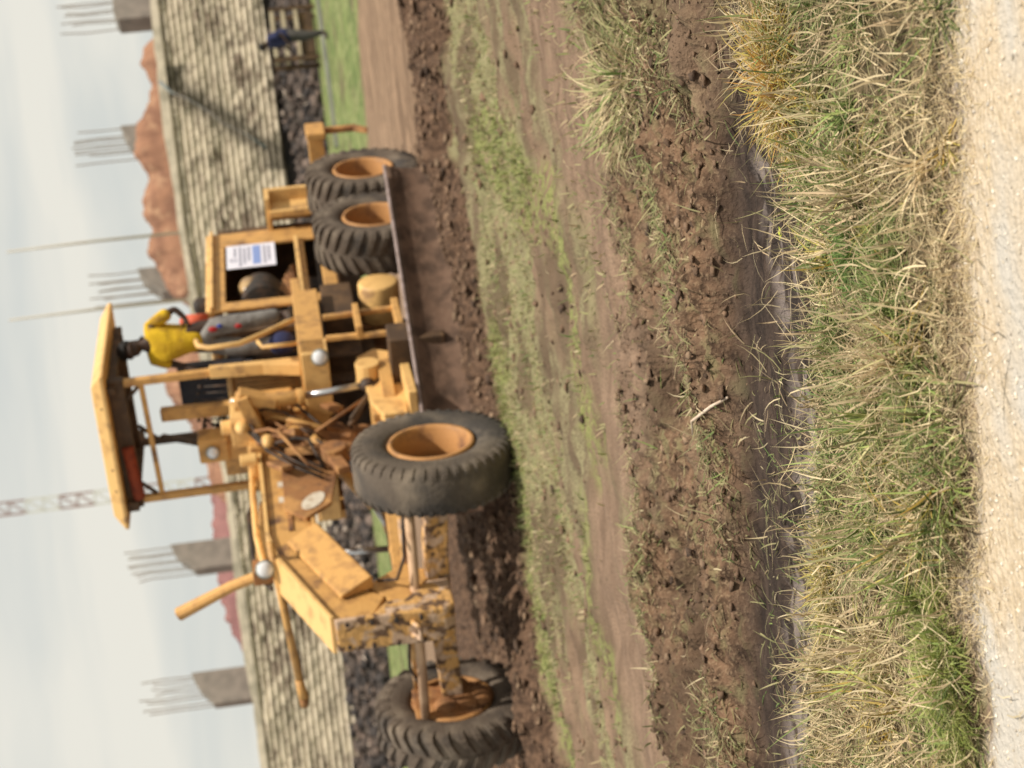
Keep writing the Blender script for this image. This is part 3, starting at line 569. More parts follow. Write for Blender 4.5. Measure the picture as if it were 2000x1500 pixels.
# rounded hose guard bulging from the gooseneck side
gp = [(0, -.17), (.10, -.168), (.115, -.15), (.07, .0), (.03, .13), (0, .135)]
M = Matrix.Translation((-.72, wY, 1.80)) @ Matrix.Rotation(R(22.5), 4, 'Y')
mb = MB(); A_ = [mb.b.verts.new(M @ Vector((0, p[0], p[1]))) for p in gp]; B_ = [mb.b.verts.new(M @ Vector((1.05, p[0], p[1]))) for p in gp]
mb.face(A_); mb.face(B_[::-1]); [mb.face([A_[i], B_[i], B_[i+1], A_[i+1]]) for i in range(len(gp)-1)]; P('hose_guard', mb, YEL, .012)
# front axle, tie rod, leaning bar, kingpins
P('front_axle', MB().prism([(-1.25, .56), (-1.25, .74), (-.35, .80), (.35, .80), (1.02, .74), (1.02, .56), (.3, .60), (-.3, .60)], 'x', -.10, .12), MUD, .015)
P('tie_rod', MB().tube([(.26, -1.22, .92), (.26, 1.0, .90)], .042, 12), mat('muddy_tan_rod', (.60, .40, .25), (.42, .26, .16), .8, 6), 0, True)
P('lean_bar', MB().tube([(-.16, -1.2, .95), (-.16, 1.0, .95)], .03, 10), MUD, 0, True)
for s_ in (-1.22, 1):
    kp = P('kingpin', MB().box((-.15, .28), (s_*1.0-.05, s_*1.0+.05), (.42, 1.0)).tube([(0, s_*1.06, .40), (0, s_*1.06, 1.02)], .085, 14), RUS, .012)
    P('steering_knuckle', MB().tube([(0, s_*.94, .65), (0, s_*1.12, .65)], [.17, .20], 18).ball((.12, s_*1.02, .50), (.09, .08, .10)).ball((.16, s_*1.0, .84), (.10, .07, .08)).tube([(.26, s_*.98, .92), (.02, s_*1.05, .80)], .035, 8), RUS, .01, parent=kp)
P('hub_casting', MB().ball((.1, -1.16, .42), (.13, .07, .11)).ball((-.1, -1.18, .62), (.14, .08, .13)).ball((.16, -1.16, .72), (.10, .07, .12)).beam((.0, -1.12, .9), (.2, -1.16, .45), .08, .12), RUS, .01)
P('steering_cylinder', MB().tube([(.16, -.15, .98), (.16, -.62, .93)], .05, 12), YEL, 0, True); P('steering_rod', MB().tube([(.16, -.60, .93), (.18, -.92, .92)], .024, 10), CHR, 0, True)
P('tow_hook', MB().tube([(.62, -.06, .98), (.70, -.06, .92), (.70, .06, .92), (.62, .06, .98)], .022, 8), MUD, 0, True)
# drawbar and circle
P('drawbar', MB().beam((.25, 0, .98), (-2.2, .52, .93), .12, .17).beam((.25, 0, .98), (-2.2, -.52, .93), .12, .17).box((-2.6, -2.0), (-.62, .62), (.88, 1.02)).ball((.2, 0, .98), .13), YEL, .01)
mb = MB(); n = 48; CX, CZ = -2.65, .84
rg = [[mb.b.verts.new((CX+r*math.cos(k*2*math.pi/n), r*math.sin(k*2*math.pi/n), z)) for k in range(n)] for r, z in ((.62, CZ-.06), (.78, CZ-.06), (.78, CZ+.06), (.62, CZ+.06))]
for a in range(4):
    for k_ in range(n): mb.face([rg[a][k_], rg[a][(k_+1) % n], rg[(a+1) % 4][(k_+1) % n], rg[(a+1) % 4][k_]])
P('circle_ring', mb, YEL, .006)
P('lift_arm', MB().prism([(-3.35, .90), (-3.2, 1.08), (-2.2, 1.02), (-1.9, .92), (-1.9, .70), (-2.6, .66), (-3.2, .66)], 'y', .56, .66).prism([(-3.3, .62), (-1.9, .60), (-1.9, .68), (-3.3, .72)], 'y', .54, .86).tube([(-2.72, .60, 1.0), (-2.72, .82, 1.0)], .12, 16), YLT, .008)
P('lift_arm', MB().prism([(-3.3, .88), (-3.1, 1.06), (-2.2, 1.02), (-1.8, .92), (-1.8, .74), (-3.2, .74)], 'y', -.78, -.66), YEL, .008)
# blade: curved mouldboard, angled
bR, bL = Vector((-4.20, 2.22)), Vector((-1.05, .02)); dv = (bL-bR).normalized(); nrm = Vector((-dv.y, dv.x)); nrm = nrm if nrm.x > 0 else -nrm
cp = [(0.10*((t-.5)*2)**2-.02, .0+.58*t) for t in np.linspace(0, 1, 12)]
def blade_m(inset, z_off, t0, t1, thick, zlo, zhi):
    mb = MB(); pr = [(o_, z) for o_, z in cp if zlo <= z <= zhi]; fr1 = [(o_+inset, z+z_off) for o_, z in pr]; bk = [(o_+inset-thick, z+z_off) for o_, z in pr[::-1]]
    ring = fr1+bk; f = lambda q, pt: (pt.x+nrm.x*q[0], pt.y+nrm.y*q[0], q[1]); a = bR+dv*t0; b_ = bR+dv*t1; nseg = 24; rs = []
    for i in range(nseg+1): pt = a+(b_-a)*i/nseg; rs.append([mb.b.verts.new(f(q, pt)) for q in ring])
    for p, q in zip(rs, rs[1:]):
        for k_ in range(len(ring)): mb.face([p[k_], p[(k_+1) % len(ring)], q[(k_+1) % len(ring)], q[k_]])
    mb.face(rs[0]); mb.face(rs[-1][::-1]); return mb
BL = (bL-bR).length
bl = P('blade', blade_m(0, -.02, 0, BL, .03, 0, .6), BLAD, 0, True)
pa = bR; pb = bL
P('blade_top_edge', MB().beam((pa.x+nrm.x*.07, pa.y+nrm.y*.07, .575), (pb.x+nrm.x*.07, pb.y+nrm.y*.07, .575), .035, .03), EDGE, .006, parent=bl)
P('cutting_edge', MB().beam((pa.x+nrm.x*.10, pa.y+nrm.y*.10, .03), (pb.x+nrm.x*.10, pb.y+nrm.y*.10, .03), .03, .11), EDGE, .004, parent=bl)
mid = bR+dv*(BL*.55)
P('blade_carrier', MB().box((mid.x-.45, mid.x-.05), (mid.y-.45, mid.y+.1), (.25, .78)).beam((-2.9, .5, .72), (mid.x-.2, mid.y-.1, .5), .16, .2).beam((-2.4, -.5, .72), (-1.9, .4, .4), .16, .2), DBR, .01)
# lift cylinders
lc = P('lift_cylinder', MB().tube([(-2.55, .62, 2.30), (-2.56, .62, 1.66)], .068, 16).tube([(-2.55, .62, 1.70), (-2.56, .62, 1.63)], .08, 16), YEL, .005, True)
P('lift_rod', MB().tube([(-2.56, .62, 1.64), (-2.6, .64, 1.04)], .034, 12), CHR, 0, True, parent=lc); P('rod_eye', MB().ball((-2.6, .64, 1.02), .075), DRK, 0, True, parent=lc)
lc = P('lift_cylinder', MB().tube([(-1.85, -.62, 2.25), (-1.75, -.66, 1.55)], .062, 16).tube([(-1.76, -.65, 1.60), (-1.75, -.66, 1.53)], .075, 16), YEL, .005, True)
P('lift_rod', MB().tube([(-1.75, -.66, 1.55), (-1.72, -.68, 1.0)], .03, 12), CHR, 0, True, parent=lc)
# saddle and linkage on the boom
P('saddle', MB().box((-3.1, -2.35), (-.24, .24), (1.60, 2.20)).beam((-2.55, .15, 2.05), (-2.55, .72, 2.22), .22, .13).beam((-2.55, .72, 2.25), (-2.55, .60, 1.9), .16, .10).beam((-1.9, -.15, 2.1), (-1.85, -.72, 2.2), .2, .13), YEL, .012)
P('saddle_plate', MB().prism([(-2.5, 1.92), (-1.2, 1.92), (-1.0, 1.74), (-1.22, 1.50), (-1.75, 1.42), (-2.1, 1.22), (-2.5, 1.18), (-2.9, 1.4)], 'y', .165, .20), RUS, .006)
P('linkage_arm', MB().beam((-2.75, .28, 2.0), (-1.9, .30, 1.42), .07, .18).beam((-2.1, .30, 1.85), (-1.95, .34, 1.25), .07, .14).beam((-1.9, .32, 1.45), (-1.55, .32, 1.35), .07, .12).tube([(-1.9, .22, 1.42), (-1.9, .40, 1.42)], .12, 16).tube([(-2.75, .2, 2.0), (-2.75, .38, 2.0)], .11, 16), RUS, .008)
P('centre_shift_cylinder', MB().tube([(-2.2, .36, 1.62), (-1.9, -.3, 1.1)], .055, 12), YEL, 0, True); P('centre_shift_rod', MB().tube([(-1.9, -.3, 1.1), (-1.75, -.55, .95)], .028, 10), CHR, 0, True)
mb = MB()
for i in range(3):
    y0 = .1+.16*i; P('hydraulic_hose', MB().tube([(-3.1+.05*i, y0, 2.1), (-2.8+.1*i, y0+.1, 2.34-.05*i), (-2.4+.12*i, .40-.05*i, 2.2-.08*i), (-2.1+.15*i, .25+.02*i, 1.8), (-1.8+.1*i, .24, 1.55)], .014, 8), DRK, 0, True)
P('pump_housing', MB().box((-3.0, -2.7), (.30, .52), (1.75, 2.1)).tube([(-2.68, .42, 1.95), (-2.60, .44, 1.95)], .09, 14).box((-2.62, -2.35), (.26, .40), (1.66, 1.84)), YEL, .015)
P('rusty_bracket', MB().beam((-2.35, .28, 2.1), (-2.2, .42, 1.72), .08, .16).beam((-2.05, .22, 2.0), (-1.75, .30, 1.86), .05, .12).beam((-3.0, .44, 1.7), (-2.6, .40, 1.3), .05, .1), RUS, .01)
P('link_rod', MB().tube([(-2.7, .44, 2.12), (-2.25, .42, 1.5)], .028, 8), YEL, 0, True)
P('valve_block', MB().box((-2.95, -2.5), (.18, .46), (2.16, 2.36)).tube([(-2.72, .30, 2.34), (-2.72, .30, 2.46)], .07, 14).tube([(-2.2, .2, 2.14), (-2.2, .2, 2.3)], .06, 12).ball((-2.45, .42, 2.25), (.10, .06, .07)).ball((-2.15, .40, 2.02), (.09, .06, .06)), YLT, .01)
# decals on the boom side
for a_, b_ in ((-1.80, -1.70), (-1.52, -1.42)): P('decal', MB().box((a_, b_), (wY-.022, wY-.014), (1.84, 1.97)), DEC, 0)
M = Matrix.Translation((-1.28, .204, 1.66)) @ Matrix.Rotation(R(-30), 4, 'Y'); mb = MB(); vs = [mb.b.verts.new(M @ Vector((.16*math.cos(a), 0, .085*math.sin(a)))) for a in np.linspace(0, 2*math.pi, 24, endpoint=False)]; vt = [mb.b.verts.new(v.co+Vector((0, .004, 0))) for v in vs]
mb.face(vs); mb.face(vt[::-1]); [mb.face([vs[i], vt[i], vt[(i+1) % 24], vs[(i+1) % 24]]) for i in range(24)]; P('decal', mb, DEC, 0)
# boom lamp, crossbar and raised arm
def lamp(c, r, dv_, nm='headlight'):
    c = Vector(c); dv_ = Vector(dv_).normalized()
    o = P(nm, MB().tube([c-dv_*r*1.1, c-dv_*r*.6, c, c+dv_*.012], [r*.45, r*.95, r*1.12, r*1.12], 20), HOUS, 0, True)
    P('lens', MB().tube([c+dv_*.008, c+dv_*.022, c+dv_*.035], [r*.95, r*.85, r*.3], 20), LENS, 0, True, parent=o); return o
lamp((-.40, .10, 2.13), .075, (.9, .35, -.1))
P('lamp_bar', MB().tube([(-.45, .32, 2.06), (-.45, -1.12, 1.97)], .034, 12).tube([(-.45, -1.12, 1.97), (-.42, -1.30, 1.95)], [.038, .046], 12), YEL, 0, True)
P('lamp_bar_end', MB().tube([(-.44, -1.30, 1.95), (-.42, -1.40, 1.95)], [.048, .036], 12).ball((-.43, -1.27, 1.95), .046), RUS, 0, True)
P('raised_arm', MB().tube([(-.7, -.12, 2.12), (-.75, -.25, 2.45), (-.8, -.50, 2.95)], [.045, .05, .062], 10), YEL, 0, False)
P('raised_arm_bracket', MB().box((-.82, -.62), (-.2, -.05), (2.08, 2.25)), RUS)
P('brake_hose', MB().tube([(-.5, -.17, 2.1), (-.8, -.30, 2.16), (-1.3, -.32, 2.26), (-1.9, -.24, 2.28), (-2.4, -.2, 2.2)], .02, 8), DRK, 0, True)
P('boom_pipe', MB().tube([(-.5, .0, 2.13), (-1.2, -.05, 2.20), (-2.0, -.08, 2.22), (-3.2, -.1, 2.22)], .028, 8), YLT, 0, True)
for X_ in (-2.9, -2.3, -1.7, -1.1):
    P('boom_bolt', MB().tube([(X_, wY-.02, 1.78), (X_, wY+.012, 1.78)], .022, 6), DRK, 0)
P('boom_stiffener', MB().box((-3.3, -.9), (wY-.022, wY-.006), (1.86, 1.90)), RUS, .003)
P('axle_hose', MB().tube([(.1, .16, 1.2), (.3, .28, 1.05), (.34, .5, .98), (.2, .8, .95), (.12, .95, .9)], .014, 8), DRK, 0, True)
P('axle_hose', MB().tube([(.2, -.16, 1.1), (.34, -.3, 1.0), (.32, -.6, 1.02), (.16, -.95, .92)], .014, 8), DRK, 0, True)
P('circle_drive', MB().box((-2.75, -2.45), (-.15, .15), (.95, 1.2)).tube([(-2.6, 0, 1.2), (-2.6, 0, 1.42)], .11, 16), RUS, .01)
P('drive_shaft', MB().tube([(-4.0, 0, 1.1), (-2.6, .05, 1.25)], .05, 10), DRK, 0, True)
rd = random.Random(5)
for i in range(9):
    a = Vector((rd.uniform(-3.0, -2.0), rd.uniform(.22, .46), rd.uniform(1.9, 2.2))); b_ = Vector((rd.uniform(-2.6, -1.6), rd.uniform(.2, .42), rd.uniform(1.25, 1.7))); c_ = (a+b_)/2+Vector((rd.uniform(-.1, .1), .12, rd.uniform(-.1, .12)))
    P('hydraulic_hose', MB().tube([a, a.lerp(c_, .6)+Vector((0, .03, 0)), c_, b_.lerp(c_, .5), b_], rd.uniform(.010, .017), 7), rd.choice([DRK, DBR, RUS]), 0, True)
for i in range(5):
    a = Vector((rd.uniform(-3.2, -2.4), rd.uniform(.3, .7), rd.uniform(.75, 1.1))); P('underframe_rod', MB().tube([a, a+Vector((rd.uniform(.3, .7), rd.uniform(-.3, .1), rd.uniform(.2, .7)))], rd.uniform(.015, .03), 8), rd.choice([DBR, RUS]), 0, True)
for X_, Z_ in ((.57, 1.5), (.59, 1.3), (.60, 1.1), (.61, .9)):
    for Y_ in (-.11, .11): P('nose_bolt', MB().tube([(X_, Y_, Z_), (X_+.05, Y_, Z_)], .018, 6), DRK, 0)
# cab floor, platform, front console
P('cab_floor', MB().box((-4.95, -3.0), (-.80, .84), (1.54, 1.64)).box((-4.28, -2.75), (.80, .98), (1.38, 1.64)).box((-4.95, -2.75), (-.9, -.8), (1.36, 1.64)), YEL, .01)
P('platform_skirt', MB().box((-3.05, -2.72), (.30, .98), (1.36, 1.62)).box((-2.95, -2.74), (-.9, .3), (1.40, 1.62)), YLT, .012)
P('underfloor_frame', MB().box((-4.9, -3.2), (-.42, .42), (.85, 1.5)).box((-5.0, -3.4), (.42, .6), (1.0, 1.34)), DBR, .01)
P('rear_frame', MB().box((-7.8, -4.6), (-.40, .40), (.85, 1.25)), DBR, .01)
mb = MB().box((-3.32, -3.28), (.02, .60), (1.64, 2.34)); 
for i in range(11): mb.box((-3.28, -3.262), (.05+i*.05, .075+i*.05), (1.70, 2.28))
mb.box((-3.36, -3.22), (-.02, .64), (2.32, 2.37)); P('front_grille', mb, mat('tan_louvre', (.36, .235, .10), (.27, .17, .08), .7, 7), .004)
P('dash_panel', MB().box((-3.42, -3.2), (-.50, .0), (1.64, 2.5)).box((-3.34, -3.18), (-.34, -.12), (2.1, 2.48)), YEL, .012)
lb = P('lamp_box', MB().box((-3.42, -3.14), (-.30, -.04), (2.44, 2.74)), YEL, .02); lamp((-3.10, -.16, 2.60), .06, (1, .25, 0))
lamp((-3.15, .33, 2.32), .06, (.7, .1, .7)).data.materials[0] = YLT
P('steering_column', MB().beam((-3.42, .14, 1.64), (-3.52, .12, 3.08), .13, .10, (1, 0, 0)), YEL, .01)
mb = MB()
for i in range(8):
    y0 = .36-.075*i; mb.tube([(-3.5, y0, 2.2), (-3.55-.01*(i % 2), y0, 2.62+.03*(i % 3))], .009, 6).ball((-3.56, y0, 2.66+.03*(i % 3)), .022, 8)
P('control_levers', mb, DRK, 0, True)
mb = MB(); cc = Vector((-3.62, -.12, 2.58)); ax = Vector((-.5, 0, .87)); e1 = ax.orthogonal().normalized(); e2 = ax.cross(e1)
ring = [cc+(e1*math.cos(a)+e2*math.sin(a))*.21 for a in np.linspace(0, 2*math.pi, 29)]; mb.tube(ring, .016, 8, False)
for a in (0, 2.1, 4.2): mb.tube([cc-ax*.03, cc+(e1*math.cos(a)+e2*math.sin(a))*.2], .012, 6)
mb.tube([cc-ax*.5, cc-ax*.02], .025, 8); P('steering_wheel', mb, DRK, 0, True)
P('seat', MB().box((-4.35, -3.9), (-.25, .25), (2.1, 2.24)).box((-4.42, -4.26), (-.26, .26), (2.2, 2.92)).box((-4.3, -3.95), (-.14, .14), (1.64, 2.1)), SEAT, .04)
# canopy and posts
cx0, cx1, cy = -4.80, -3.0, .86; zb, zt = 3.52, 3.655
def ring8(x0, x1, yy, z): return [(x0, -yy, z), (x1, -yy, z), (x1, yy, z), (x0, yy, z)]
mb = MB(); levels = [ring8(cx0, cx1, cy, zb), ring8(cx0, cx1, cy, zb+.035), ring8(cx0+.06, cx1-.06, cy-.14, zt), ring8(cx0+.25, cx1-.25, cy-.35, zt+.03)]
rs = [[mb.b.verts.new(p) for p in l_] for l_ in levels]
for a, b_ in zip(rs, rs[1:]):
    for k_ in range(4): mb.face([a[k_], a[(k_+1) % 4], b_[(k_+1) % 4], b_[k_]])
mb.face(rs[0][::-1]); mb.face(rs[-1])
cn = P('canopy_roof', mb, YLT, .012)
P('canopy_underframe', MB().box((-4.7, -3.1), (-.72, -.62), (3.40, 3.515)).box((-4.6, -3.1), (.60, .66), (3.44, 3.515)).box((-3.30, -3.18), (-.72, .70), (3.36, 3.513)).box((-4.40, -4.30), (-.72, .66), (3.42, 3.511)).box((-4.2, -3.4), (-.6, .55), (3.50, 3.517)), DBR, .004, parent=cn)
P('rolled_curtain', MB().tube([(-3.16, -.60, 3.39), (-3.16, -.02, 3.42)], .06, 12), REDC, 0, True, parent=cn)
for y_ in (-.42, -.18, .5): P('bolt_head', MB().ball((-3.03, y_, 3.575), .022, 8), DBR, 0, True, parent=cn)
for (X0, X1, Y_, m_, lo) in ((-3.27, -3.24, .65, YEL, 1.60), (-3.27, -3.24, -.66, YEL, 1.62), (-4.32, -4.32, .56, DBR, 1.64), (-4.47, -4.47, -.66, DBR, 1.64)):
    P('canopy_post', MB().beam((X0, Y_, lo), (X1, Y_, 3.42), .07, .08, (1, 0, 0)), m_, .008)
P('canopy_rail', MB().beam((-3.25, -.63, 3.17), (-3.25, .62, 3.20), .045, .05), YEL, .004)
for Y_, s_ in ((.60, -1), (-.62, 1)):
    for X_ in (-3.25, -4.40): P('corner_brace', MB().beam((X_, Y_, 3.22), (X_, Y_+s_*.20, 3.42), .035, .035), DBR, .004)
P('rear_diagonal', MB().beam((-4.47, -.62, 3.2), (-3.9, -.62, 2.3), .05, .06), DBR, .004)
hr = [(-3.15, .97, 1.64), (-3.2, .97, 2.1), (-3.3, .97, 2.42), (-3.5, .97, 2.52), (-3.62, .97, 2.40), (-3.65, .97, 2.1), (-3.72, .97, 1.84), (-3.9, .97, 1.66)]
P('handrail', MB().tube([(-3.42, .93, 2.62), (-3.3, .93, 2.60), (-3.22, .93, 2.50), (-3.24, .93, 2.2), (-3.42, .93, 1.95), (-3.62, .93, 1.72), (-3.68, .93, 1.62)], .027, 10).tube([(-3.1, .93, 1.62), (-3.1, .93, 1.98), (-3.24, .93, 2.02)], .022, 10), YLT, 0, True)
P('side_panel', MB().prism([(-3.2, 1.64), (-3.0, 1.64), (-3.12, 2.0), (-3.17, 2.52), (-3.23, 2.52)], 'y', .62, .74), YLT, .006)
# ladder step frame
mb = MB()
for X_ in (-3.52, -3.02): mb.beam((X_, .98, 1.36), (X_+(.0 if X_ < -3.3 else .08), 1.0, .62), .05, .06, (1, 0, 0))
mb.box((-3.56, -2.92), (.96, 1.10), (.60, .67)).box((-3.53, -2.95), (.96, 1.10), (1.0, 1.06)); P('ladder', mb, YEL, .008)
lamp((-2.72, .93, 1.44), .075, (1, .25, 0))
P('fuel_tank', MB().tube([(-4.30, .55, .74), (-4.30, .98, .74)], .215, 28), YLT, .03, True)
P('battery_box', MB().box((-4.6, -3.75), (.5, .88), (1.02, 1.34)), DBR, .01)
# engine bay: open frame
fx0, fx1, fy = -7.25, -4.98, .55
mb = MB().box((fx0, fx1), (-fy, fy), (2.50, 2.58)); P('hood_top', mb, YLT, .02)
for s_ in (1, -1):
    mb = MB().box((fx0, fx0+.42), (s_*fy-.04, s_*fy), (1.28, 2.497)).box((fx1-.20, fx1), (s_*fy-.04, s_*fy), (1.20, 2.497)).box((fx0+.42, fx1-.20), (s_*fy-.04, s_*fy), (2.36, 2.497)).box((fx0+.42, fx1-.20), (s_*fy-.04, s_*fy), (1.44, 1.54)).box((fx0, fx1), (s_*fy-.04, s_*fy+.04), (1.12, 1.28)).box((fx0+.42, fx0+.52), (s_*fy-.03, s_*fy), (1.9, 2.0))
    P('engine_frame', mb, YEL, .012)
P('engine_frame_lip', MB().box((fx0, fx1), (fy, fy+.05), (2.49, 2.53)).box((fx0+.4, fx1-.2), (fy, fy+.045), (1.50, 1.55)), YLT, .008)
P('engine_block', MB().box((-6.5, -5.3), (-.30, .20), (1.25, 2.15)).box((-6.2, -5.4), (.2, .34), (1.4, 1.7)), DRK, .03)
P('air_cleaner', MB().tube([(-5.95, .30, 1.98), (-5.45, .34, 1.98)], .24, 28).ball((-5.98, .30, 1.98), (.10, .23, .23)), DRK, .02, True)
P('air_cleaner_highlight', MB().ball((-5.80, .42, 2.10), (.20, .13, .13), 18), mat('tan_highlight', (.50, .34, .16), (.3, .18, .08), .25, 5, spec=.7), 0, True)  # tan ball painted in as the highlight on the black air cleaner
mb = MB()
for i in range(6): mb.tube([(-6.6+.1*i, .32, 1.55), (-6.3+.12*i, .42, 1.62+.03*i), (-5.6+.05*i, .38, 1.58)], .025, 8)
P('engine_pipes', mb, RUS, 0, True)
P('rear_radiator', MB().box((-7.45, -7.25), (-.52, .52), (1.2, 2.45)), DBR, .01)
P('engine_baffle', MB().box((-6.9, -5.0), (-.50, -.46), (1.3, 2.45)).box((-6.85, -5.2), (-.4, .4), (1.26, 1.32)), DRK, .005)
# banner tied in the bay
bn = P('banner', MB().box((-6.80, -6.10), (fy+.002, fy+.008), (1.78, 2.34)), WHT, 0)
mb = MB(); n = 20; yb = fy+.010
ro = [[mb.b.verts.new((-6.34+r*math.cos(k_*2*math.pi/n), yb, 2.26+r*.8*math.sin(k_*2*math.pi/n))) for k_ in range(n)] for r in (.055, .035)]
for k_ in range(n): mb.face([ro[0][k_], ro[0][(k_+1) % n], ro[1][(k_+1) % n], ro[1][k_]])
for i, (a, b_, z) in enumerate(((-6.72, -6.45, 2.23), (-6.74, -6.18, 2.17), (-6.70, -6.22, 2.12), (-6.72, -6.3, 2.07), (-6.72, -6.2, 1.89), (-6.70, -6.26, 1.84))):
    xx = a; mb2 = MB()
    while xx < b_: w_ = random.uniform(.02, .05); mb2.box((xx, xx+w_), (yb-.001, yb), (z, z+.025)); xx += w_+.008
    mb2.build('banner_lettering', GRYP, bn, 0)
mb.build('banner_emblem', GRYP, bn, 0)
MB().box((-6.74, -6.18), (yb-.001, yb+.001), (1.95, 2.04)).build('banner_band', BLU, bn, 0)
P('exhaust_stack', MB().tube([(-6.2, .1, 2.55), (-6.2, .1, 2.74)], .10, 18).tube([(-6.2, .1, 2.74), (-6.2, .1, 2.78)], [.10, .05], 18), DRK, .005, True)
P('pre_cleaner', MB().tube([(-5.62, .15, 2.55), (-5.62, .15, 2.68)], .05, 14).tube([(-5.62, .15, 2.66), (-5.62, .15, 2.78)], .095, 18), DRK, .005, True)
P('extinguisher', MB().tube([(-4.90, .50, 2.56), (-4.90, .50, 2.80)], .07, 14).ball((-4.90, .50, 2.80), .065), REDP, 0, True)
P('filler_neck', MB().box((-5.16, -5.06), (.36, .46), (2.58, 2.86)), YLT, .01)
# tandem cases, fenders, rear gear
for s_ in (1, -1):
    P('tandem_case', MB().prism([(-7.1, .45), (-7.2, .7), (-6.9, .92), (-5.3, .92), (-5.0, .7), (-5.1, .45)], 'y', s_*.72, s_*.92), YEL, .03)
P('rear_fender_bracket', MB().box((-7.55, -7.15), (.72, .80), (1.28, 1.80)).box((-7.58, -7.50), (.55, .95), (1.30, 1.84)).box((-7.5, -7.2), (.55, .95), (1.78, 1.84)), YLT, .008)
P('ripper_frame', MB().box((-9.0, -7.7), (.30, .42), (1.0, 1.16)).box((-9.0, -7.7), (-.42, -.30), (1.0, 1.16)).box((-9.15, -8.95), (-1.1, 1.12), (1.02, 1.22)).box((-9.17, -8.7), (1.12, 1.2), (1.0, 1.24)), YEL, .012)
for Y_ in (1.08, .4, -.4, -1.08): P('ripper_shank', MB().prism([(-9.22, 1.2), (-9.12, 1.2), (-9.12, .62), (-8.98, .46), (-9.04, .44), (-9.22, .60)], 'y', Y_-.035, Y_+.035), RUS, .006)
P('transmission_case', MB().tube([(-4.9, -.8, .68), (-4.9, .5, .68)], .09, 12).box((-4.7, -3.6), (-.3, .3), (.62, .86)).tube([(-4.2, .52, 1.2), (-4.2, .52, .75)], .04, 8).tube([(-4.35, .56, 1.25), (-4.3, .6, .7)], .03, 8), RUS, .008)

